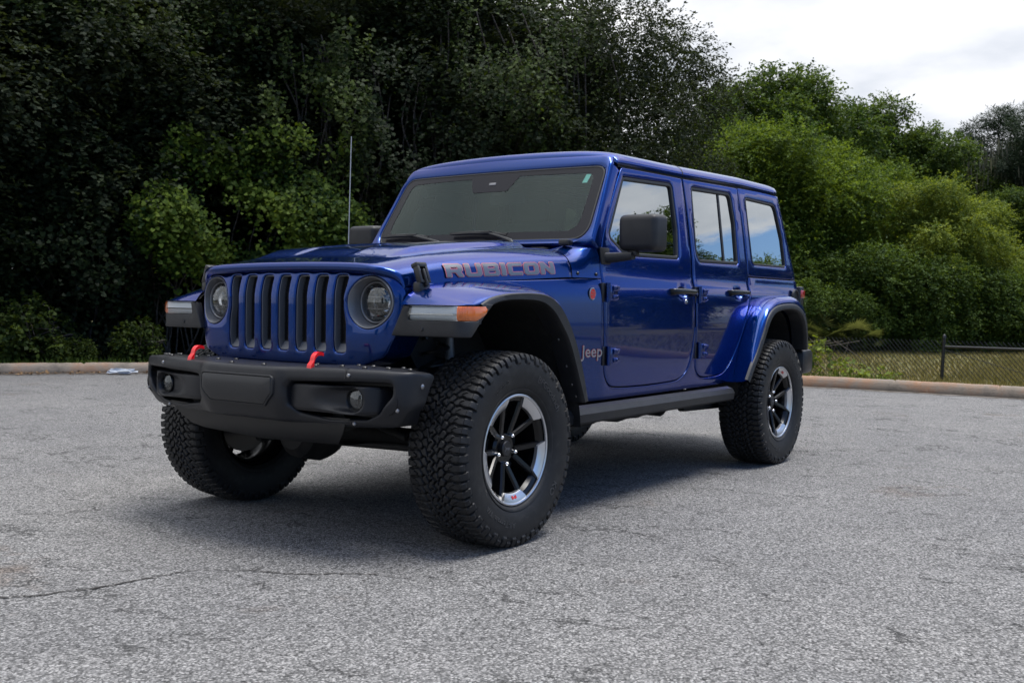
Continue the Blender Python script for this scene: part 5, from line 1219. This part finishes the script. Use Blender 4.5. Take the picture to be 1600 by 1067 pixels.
# hanging vines over the left trees
def vine(label, c, size, n, seed, mk='vine', leaf=.056):
    rng = np.random.default_rng(seed); x, y = c[0], c[1]; tocam = norm(np.array([CP.x-x, CP.y-y, 0])); latv = np.array([-tocam[1], tocam[0], 0.])
    W_, H_, zc = size; a_ = rng.uniform(-1, 1, n); b = rng.uniform(-1, 1, n); keep = (np.abs(a_)**2.2+np.abs(b)**2.4) < 1+.25*np.sin(a_*9)+.2*np.cos(b*7); a_, b = a_[keep], b[keep]
    # clumps: drop strands where a slow noise is low
    nz = np.sin(a_*5.1+1.3*np.sin(b*4+seed))+np.sin(b*6.3+a_*3.7+seed); keep = nz > -.35+rng.normal(0, .40, len(nz)); a_, b = a_[keep], b[keep]; m_ = len(a_)
    dep = .35*np.sin(a_*4.2+seed)+.30*np.cos(b*5.0)+rng.normal(0, .16, m_)+.5*(1-a_**2)
    C = latv*(a_*W_)[:, None]+np.array([0, 0, 1.])*(zc+b*H_)[:, None]+tocam*dep[:, None]; per = 8; t = np.tile(np.linspace(0, 1, per), (m_, 1))
    L_ = .22+.30*rng.random(m_); sw = rng.normal(0, .25, (m_, 3)); P = C[:, None]+(np.array([0, 0, -1.])+sw*.8)[:, None]*(t*L_[:, None])[..., None]+rng.normal(0, .035, (m_, per, 3))
    D = np.array([0, 0, -.55])+latv*rng.normal(0, .8, (m_, per, 1))+tocam*.35+rng.normal(0, .3, (m_, per, 3)); UP = tocam*.55+np.array([0, 0, .75])+rng.normal(0, .38, (m_, per, 3))
    tn = .42+.25*np.sin(a_*7+b*5)[:, None]*.6+rng.normal(0, .22, (m_, 1))+rng.normal(0, .12, (m_, per)); P = P.reshape(-1, 3); ok = P[:, 2] > .12
    sz_ = leaf*(1+rng.normal(0, .25, m_*per)); me = leaves_mesh('foliage', P[ok], D.reshape(-1, 3)[ok], UP.reshape(-1, 3)[ok], sz_[ok], tn.ravel()[ok], HEART, LM[mk])
    t_ = thing('climbing_vine', label, 'vine', (x, y, 0), 'vines draped over the dark trees'); o = bpy.data.objects.new('foliage', me); COL.objects.link(o); o.parent = t_
    mb = MB()
    for _ in range(16):
        aa = rng.uniform(-.9, .9); q0 = latv*aa*W_+tocam*(-.15); z1 = zc+H_*rng.uniform(.3, .9); z0 = .1; Pp = [q0+latv*rng.normal(0, .12)+tocam*rng.normal(0, .1)+np.array([0, 0, z0+(z1-z0)*k/6]) for k in range(7)]; mb.tube(crom(Pp, 4), .012, 5)
    s_ = mb.build('stem', BARK, t_, recalc=False)
    return t_
x, y = at(B(395), 16.9); vine('broad bright green vine curtain left of the radio antenna', (x, y), (1.80, 1.40, 2.40), 4300, 5)
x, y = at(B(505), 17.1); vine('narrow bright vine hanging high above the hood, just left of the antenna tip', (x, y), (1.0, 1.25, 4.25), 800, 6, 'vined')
x, y = at(B(90), 17.0); vine('dull green vine over the trees near the left edge, low beside the kerb', (x, y), (1.9, 1.6, 1.9), 1200, 7, 'dark')
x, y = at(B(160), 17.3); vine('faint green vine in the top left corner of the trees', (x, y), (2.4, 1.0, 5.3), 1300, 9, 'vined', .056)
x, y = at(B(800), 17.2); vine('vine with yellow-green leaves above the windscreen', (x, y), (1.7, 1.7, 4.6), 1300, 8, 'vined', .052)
x, y = at(B(650), 17.0); vine('thin dark vine between the antenna and the windscreen', (x, y), (1.1, 1.5, 3.6), 600, 10, 'dark', .052)
# bare stems hanging in the shade right of the antenna
rng = np.random.default_rng(30); x, y = at(B(620), 17.0)
mb = MB()
for _ in range(46):
    q = rng.uniform(-1.0, 1.0); z1 = rng.uniform(1.6, 3.4); Pp = [np.array([q*.6+rng.normal(0, .07)*k, -q*.7+rng.normal(0, .07)*k, z1-(z1-.2)*k/5]) for k in range(6)]; mb.tube(crom(Pp, 4), list(np.linspace(.004, .011, 21)), 4)
o = mb.build('bare_stems', mat('dry_stem', (.12, .10, .08), .9), None, recalc=False, loc=(x, y, 0)); tag(o, 'tangle of bare grey stems hanging beside the antenna under the trees', 'stems')
# low shrubs at the kerb
proto('shrub', 21, 1.1, .75, 8, 520, 8, .22, .058, 'vined', HEART, zlo=.1, trunk=.03, rs=(.3, .5))
proto('bushy', 22, 2.6, 1.7, 20, 5200, 10, .32, .068, 'mid', zlo=.05, trunk=.07, rs=(.20, .32), spread=(.3, .85))
proto('brightT', 23, 6.4, 2.4, 46, 6800, 16, .75, .080, 'bright', zlo=.02, trunk=.14, rs=(.13, .22), droop=.0, flat=.7, flatz=.42, tint_sd=.25, spread=(.25, .88))
proto('midT', 24, 9.0, 2.7, 52, 8200, 12, .60, .105, 'mid', zlo=.05, trunk=.2, rs=(.12, .22), flatz=.60, tint_sd=.25, spread=(.2, .95))
proto('yellowT', 25, 4.2, 2.0, 40, 8400, 12, .36, .052, 'yellow', zlo=.05, trunk=.09, rs=(.13, .22), flatz=.45, spread=(.2, .9), tint_sd=.24)
proto('pineT', 26, 9.0, 2.0, 15, 3600, 12, .34, .16, 'pine', zlo=.42, trunk=.18, rs=(.20, .34), flatz=.45, shape=np.array([(0, 0, 0), (.5, -.07, .0), (1, 0, 0), (.5, .07, .0)]))
for px, ds, sc, lb in ((25, 15.9, .80, 'leafy green shrub behind the kerb at the left edge of the picture'), (62, 16.2, .65, 'smaller leafy shrub right of the one at the left edge'), (128, 15.9, .33, 'tiny green sprout at the kerb, left of the plastic bag'), (213, 15.8, .55, 'pale green sprout just left of the front bumper end'), (85, 15.8, .35, 'low green tuft on the kerb between the shrub and the sprout')):
    x, y = at(B(px), ds); tree('shrub', 'shrub', lb, x, y, px, sc, cat='shrub', z=.06, group='low shrubs behind the left kerb')
# trees beyond the field on the right
R_ = [
 ('midT', 'dark green tree beyond the field, directly behind the rear roof corner', 1135, 31, 1, .84),
 ('midT', 'tall round-topped tree standing highest against the sky right of the car', 1245, 32, 2.5, .90),
 ('midT', 'tree with a thin open top, just right of the tallest round-topped tree', 1345, 35, 4.4, .84),
 ('midT', 'mid-height tree between the open-topped tree and the pine', 1425, 35, .3, .75),
 ('midT', 'lower tree just left of the dark pine', 1492, 37, 1.9, .70),
 ('brightT', 'bright feathery tree right behind the rear window of the car', 1185, 26.5, .7, .86),
 ('brightT', 'bright green tree with long layered branches, right of the car', 1275, 27.5, 3.4, .80),
 ('brightT', 'light green tree in front of the open-topped tree', 1365, 31, 5.0, .78),
 ('yellowT', 'yellow-green spreading tree in the middle of the far field edge', 1440, 28, 1.0, 1.02),
 ('yellowT', 'smaller yellow-green tree, right and behind the spreading one', 1512, 29, 3.0, .92),
 ('pineT', 'dark pine with hanging moss near the right edge of the picture', 1545, 38, .5, .88),
 ('pineT', 'dark pine cut by the right edge of the picture', 1612, 36, 2.5, .80),
 ('midT', 'tree just out of the picture on the right, nearest the frame', 1720, 34, 1.1, .80),
 ('brightT', 'bright green tree out of the picture on the right', 1860, 32, 2.1, .85),
 ('midT', 'tall tree well out of the picture on the right', 2000, 33, 3.9, .85),
 ('midT', 'round tree far out of the picture on the right', 2250, 34, 5.3, .80),
 ('brightT', 'bright low tree far out of the picture on the right', 2600, 34, .3, .80),
 ('midT', 'last tree of the row out of the picture on the right', 3000, 34, 1.7, .85),
 ('midT', 'shaded dark tree under the pines at the right edge', 1585, 33, 3.2, .50),
]
for kind, lb, px, ds, rt, sc in R_:
    x, y = at(B(px), ds); tree(kind, 'pine_tree' if kind == 'pineT' else 'tree', lb, x, y, rt, sc, group='trees beyond the field on the right')
for kind, lb, px, ds, rt, sc in [('bushy', 'dark green bush at the foot of the trees right of the palmetto', 1345, 26.3, 1, .95), ('bushy', 'rounded green bush below the yellow-green tree', 1415, 26.5, 2, .85), ('bushy', 'bush right of the fence post at the far field edge', 1490, 27.5, 3, .82), ('bushy', 'dark bush at the far field edge close to the right side', 1545, 28.5, 4, .80), ('bushy', 'bush at the right edge of the picture beyond the field', 1605, 29, 5, .72), ('bushy', 'bush hidden beside the rear wheel beyond the fence', 1240, 25.6, 5.5, .8), ('bushy', 'light bush directly above the rear kerb beside the palmetto', 1318, 25.2, .5, .55)]:
    x, y = at(B(px), ds); tree(kind, 'bush', lb, x, y, rt, sc, group='bushes along the far edge of the field', cat='bush')
for i, px in enumerate(range(1080, 1720, 75)):
    x, y = at(B(px), 44+(i % 2)*3); tree('back', 'forest_tree', 'dark wood tree beyond the field, behind the brighter trees', x, y, i*1.3, .55 if px > 1380 else .66, group='trees deep in the wood beyond the field')
# spanish moss strands on the pine
rng = np.random.default_rng(44); x, y = at(B(1545), 37.2); n = 1500; P = np.stack([rng.normal(0, .9, n), rng.normal(0, .9, n), rng.uniform(3.8, 6.6, n)], 1)
me = leaves_mesh('hanging_moss', P, np.tile([0, 0, -1.], (n, 1))+rng.normal(0, .1, (n, 3)), rng.normal(size=(n, 3)), rng.uniform(.2, .7, n), rng.random(n), np.array([(0, 0, 0), (.4, -.05, 0), (1, 0, 0), (.4, .05, 0)]), LM['moss'])
o = bpy.data.objects.new('hanging_moss', me); COL.objects.link(o); o.location = (x, y, 0); tag(o, 'grey strands of moss hanging in the pine near the right edge', 'moss'); o['kind'] = 'stuff'
# palmetto
def palmetto(label, x, y, sc, seed):
    rng = np.random.default_rng(seed); t_ = thing('palmetto', label, 'palm', (x, y, .05), 'palmettos at the far field edge'); mb = MB(); P = []; D = []; U_ = []; sz = []; tn = []
    for k in range(26):
        a_ = rng.uniform(0, 2*pi); el = rng.uniform(.15, 1.25); l = sc*rng.uniform(.55, 1.0); dv = np.array([cos(a_)*cos(el), sin(a_)*cos(el), sin(el)]); e = dv*l+np.array([0, 0, .1]); mb.tube([(0, 0, 0), tuple(e*.5+[0, 0, .05]), tuple(e)], [.012, .009, .006], 4); sd_ = norm(np.cross(dv, [0, 0, 1.])); nn = np.cross(sd_, dv); tt = rng.uniform(0, 1)
        for j in range(20):
            b = (j-9.5)/9.5*1.5; P.append(e); D.append(dv*cos(b)+sd_*sin(b)+np.array([0, 0, -.12*abs(b)])); U_.append(nn); sz.append(sc*rng.uniform(.42, .58)); tn.append(tt+rng.normal(0, .08))
    mb.build('stem', BARK, t_, recalc=False); me = leaves_mesh('frond', np.array(P), np.array(D), np.array(U_), np.array(sz), np.array(tn), np.array([(0, 0, 0), (.5, -.045, .01), (1, 0, -.05), (.5, .045, .01)]), LM['palm']); o = bpy.data.objects.new('frond', me); COL.objects.link(o); o.parent = t_
for px, ds, sc, lb in ((1292, 24.8, .85, 'large pale palmetto just right of the car behind the fence'), (1262, 24.6, .7, 'palmetto closest to the rear of the car'), (1325, 24.8, .75, 'small palmetto right of the large pale one')):
    x, y = at(B(px), ds); palmetto(lb, x, y, sc, px)
# ---------------------------------------------------------------- chain link fence
FP = at(B(1473), 15.35); FD_ = np.array([-.03, 1.0]); FD_ /= np.linalg.norm(FD_)
def fpt(s, z, o_=0): return (FP[0]+FD_[0]*s+o_, FP[1]+FD_[1]*s, z)
FENCE = thing('chain_link_fence', 'low black chain link fence with one post behind the right kerb', 'fence', (FP[0], FP[1], 0))
def frel(mb, name, m, **k):
    for i in range(len(mb.V)): mb.V[i] = mb.V[i]-np.array([FP[0], FP[1], 0])
    return mb.build(name, m, FENCE, **k)
FBLK = mat('fence_black', (.007, .007, .007), .45)
for s in (0.0, -3.2, -6.4, 3.2): 
    mb = MB(); mb.tube([fpt(s, 0), fpt(s+(.02 if s == 0 else 0), .66)], .023, 12); mb.lathe([(.66, .029), (.675, .029), (.70, .020), (.715, .010), (.72, .0001)], fpt(s+.02, 0), 'z', 14); frel(mb, 'post', FBLK)
mb = MB(); mb.tube([fpt(.02, .545), fpt(3.2, .545), fpt(6.4, .545)], .017, 10); frel(mb, 'top_rail', FBLK)
mb = MB(); mb.tube([fpt(.03, .50), fpt(1.5, .09), fpt(3.0, -.2)], .004, 6); frel(mb, 'brace_wire', FBLK)
mb = MB(); zt, zb = .63, .04; pitch = .057
for k in range(int(13/pitch)):
    s0 = -7.0+k*pitch
    for d_ in (1, -1):
        p0 = np.array(fpt(s0, zb, .004*d_)); p1 = np.array(fpt(s0+d_*(zt-zb)*.86, zt, .004*d_)); w = np.array([0, .0030, .0026]); w2 = np.array([.003, 0, 0])
        mb.add([p0-w, p0+w, p0+w2, p1-w, p1+w, p1+w2], [(0, 1, 4, 3), (1, 2, 5, 4), (2, 0, 3, 5)])
frel(mb, 'wire_mesh', FBLK, recalc=False)
# bright vine on the fence by the car, grass tufts
rng = np.random.default_rng(71)
def tuftfield(name, n, region, hgt, m, label=None, wid=.06, kind='stuff', tn0=.5):
    P = region(rng, n); n = len(P); D = np.array([0, 0, 1.])+rng.normal(0, .35, (n, 3)); me = leaves_mesh(name, P, D, rng.normal(size=(n, 3)), hgt*rng.uniform(.5, 1.3, n), tn0+rng.normal(0, .25, n), np.array([(0, -wid, 0), (.6, -wid*.7, .02), (1, 0, .1), (.6, wid*.7, .02), (0, wid, 0)]), m); o = bpy.data.objects.new(name, me); COL.objects.link(o); o['kind'] = kind
    if label: tag(o, label, 'grass')
    return o
def along(lo, hi, i0, i1):
    def f(rng, n):
        k = rng.uniform(i0, i1, n); i = k.astype(int); fr_ = (k-i)[:, None]; p_ = KC[i]*(1-fr_)+KC[np.minimum(i+1, len(KC)-1)]*fr_; nn = KN[i]*(1-fr_)+KN[np.minimum(i+1, len(KC)-1)]*fr_; o_ = lo+(hi-lo)*rng.random(n)**1.0; q = p_+nn*o_[:, None]; return np.stack([q[:, 0], q[:, 1], np.full(n, .055)], 1)
    return f
tuftfield('field_grass', 60000, along(.25, 14, 60, 104), .085, LM['grass'], 'short olive and straw coloured grass covering the field behind the fence')
tuftfield('kerb_grass', 5000, along(.20, .9, 20, 70), .13, LM['mid'], 'green weeds growing behind the left kerb')
tuftfield('verge_grass', 700, along(.20, 1.0, 64, 76), .11, LM['mid'], 'taller green weeds behind the kerb between the car and the fence post')
x, y = at(B(1285), 15.2); 
rngv = np.random.default_rng(5); bl = [(-.35, -.45, .50, .20, .30, .16), (0, -.1, .42, .18, .26, .16), (.0, .3, .22, .2, .35, .14), (-.1, -.7, .62, .16, .25, .12), (0, .75, .12, .2, .3, .10)]
me = sprays(rngv, bl, 130, 7, .15, .045, .3, (.3, 1.0), HEART, LM['yellow'], 'foliage', zmin=.05); t_ = thing('fence_vine', 'lime green vine climbing the fence right behind the rear wheel', 'vine', (x, y, .0)); o = bpy.data.objects.new('foliage', me); COL.objects.link(o); o.parent = t_
mb = MB()
for k in range(14): mb.tube(crom([(rngv.normal(0, .1), rngv.uniform(-.9, .8), .02), (rngv.normal(0, .1), rngv.uniform(-.8, .6), .35), (rngv.normal(0, .1), rngv.uniform(-.8, .5), .6)], 4), .004, 4)
mb.build('stem', mat('dry_stem', (.12, .10, .08), .9), t_, recalc=False)
# litter along the left kerb
def litter(rng, n):
    k = rng.uniform(20, 56, n); i = k.astype(int); q = KC[i]+(KC[i+1]-KC[i])*(k-i)[:, None]-KN[i]*np.abs(rng.normal(.02, .12, n))[:, None]; return np.stack([q[:, 0], q[:, 1], .012+.02*rng.random(n)], 1)
P = litter(rng, 900); n = len(P); D = rng.normal(size=(n, 3))*[1, 1, .25]; me = leaves_mesh('leaf_litter', P, D, np.array([0, 0, 1.])+rng.normal(0, .35, (n, 3)), rng.uniform(.02, .06, n), rng.random(n), QUAD, LM['dry']); o = bpy.data.objects.new('leaf_litter', me); COL.objects.link(o); tag(o, 'brown fallen leaves lying in the gutter along the left kerb', 'leaves'); o['kind'] = 'stuff'
x, y = at(B(190), 14.75); mb = MB(); bm = bmesh.new(); bmesh.ops.create_icosphere(bm, subdivisions=3, radius=1)
rb_ = random.Random(8)
for v in bm.verts:
    s = 1+.25*sin(v.co.x*7+v.co.y*3)+.2*rb_.uniform(-1, 1); v.co = Vector((v.co.x*.10*s, v.co.y*.17*s, max(-.2, v.co.z)*.045*s+.02))
mb.frombm(bm); o = mb.build('plastic_bag', mat('bag_plastic', (.33, .36, .40), .4), None, sharp=20, loc=(x, y, .012)); o.rotation_euler = (0, 0, .9); tag(o, 'crumpled pale blue plastic bag in the gutter left of the bumper', 'litter')
# the long crack across the foreground and its smaller companions
rc = random.Random(9)
def crack(P, w, seed):
    rr_ = random.Random(seed); P = crom(np.array(P, float), 14); mb = MB(); G = []; off_ = 0
    for i, q in enumerate(P):
        t = P[min(i+1, len(P)-1)]-P[max(i-1, 0)]; t /= np.linalg.norm(t)+1e-9; n_ = np.array([-t[1], t[0]]); off_ = off_*.75+rr_.uniform(-.008, .008); ww = w*rr_.uniform(.3, 1.2)*sin(pi*min(1, max(0, (i+1)/(len(P)+1))))**.3; c = q+n_*off_; G.append([(*(c-n_*ww), .0035), (*(c+n_*ww), .0035)])
    mb.sheet(np.array(G)); return mb
CRK = mat('crack_dirt', (.030, .027, .024), .95)
for k, (P, w) in enumerate([([(1.95, -.10), (1.72, .02), (1.6, .09), (1.39, .18), (1.18, .20), (1.07, .22)], .0065), ([(1.07, .22), (1.0, .33), (.95, .41), (.86, .60), (.73, .74), (.66, .92)], .0052), ([(1.86, 1.45), (1.72, 1.55), (1.62, 1.72), (1.50, 1.86), (1.42, 2.02)], .0034), ([(1.60, 1.50), (1.48, 1.66), (1.33, 1.80), (1.2, 2.0)], .0028), ([(-.2, 1.7), (-.35, 1.85), (-.42, 2.1)], .0014)]):
    o = struct(crack(P, w, k).build('crack', CRK, recalc=False))
# trees on the camera's side of the lot: they stand behind the photographer and show in the paint and glass
for i, (bx, by, sc) in enumerate([(-18, 27, .62), (-30, 24, .55), (-8, 31, .6), (4, 33, .66), (16, 30, .6), (27, 20, .66), (31, 6, .6), (30, -8, .62), (-44, 26, .6)]):
    tree('back', 'tree', 'dark tree across the lot, out of the picture behind the camera', bx, by, i, sc, group='trees across the lot behind the camera')
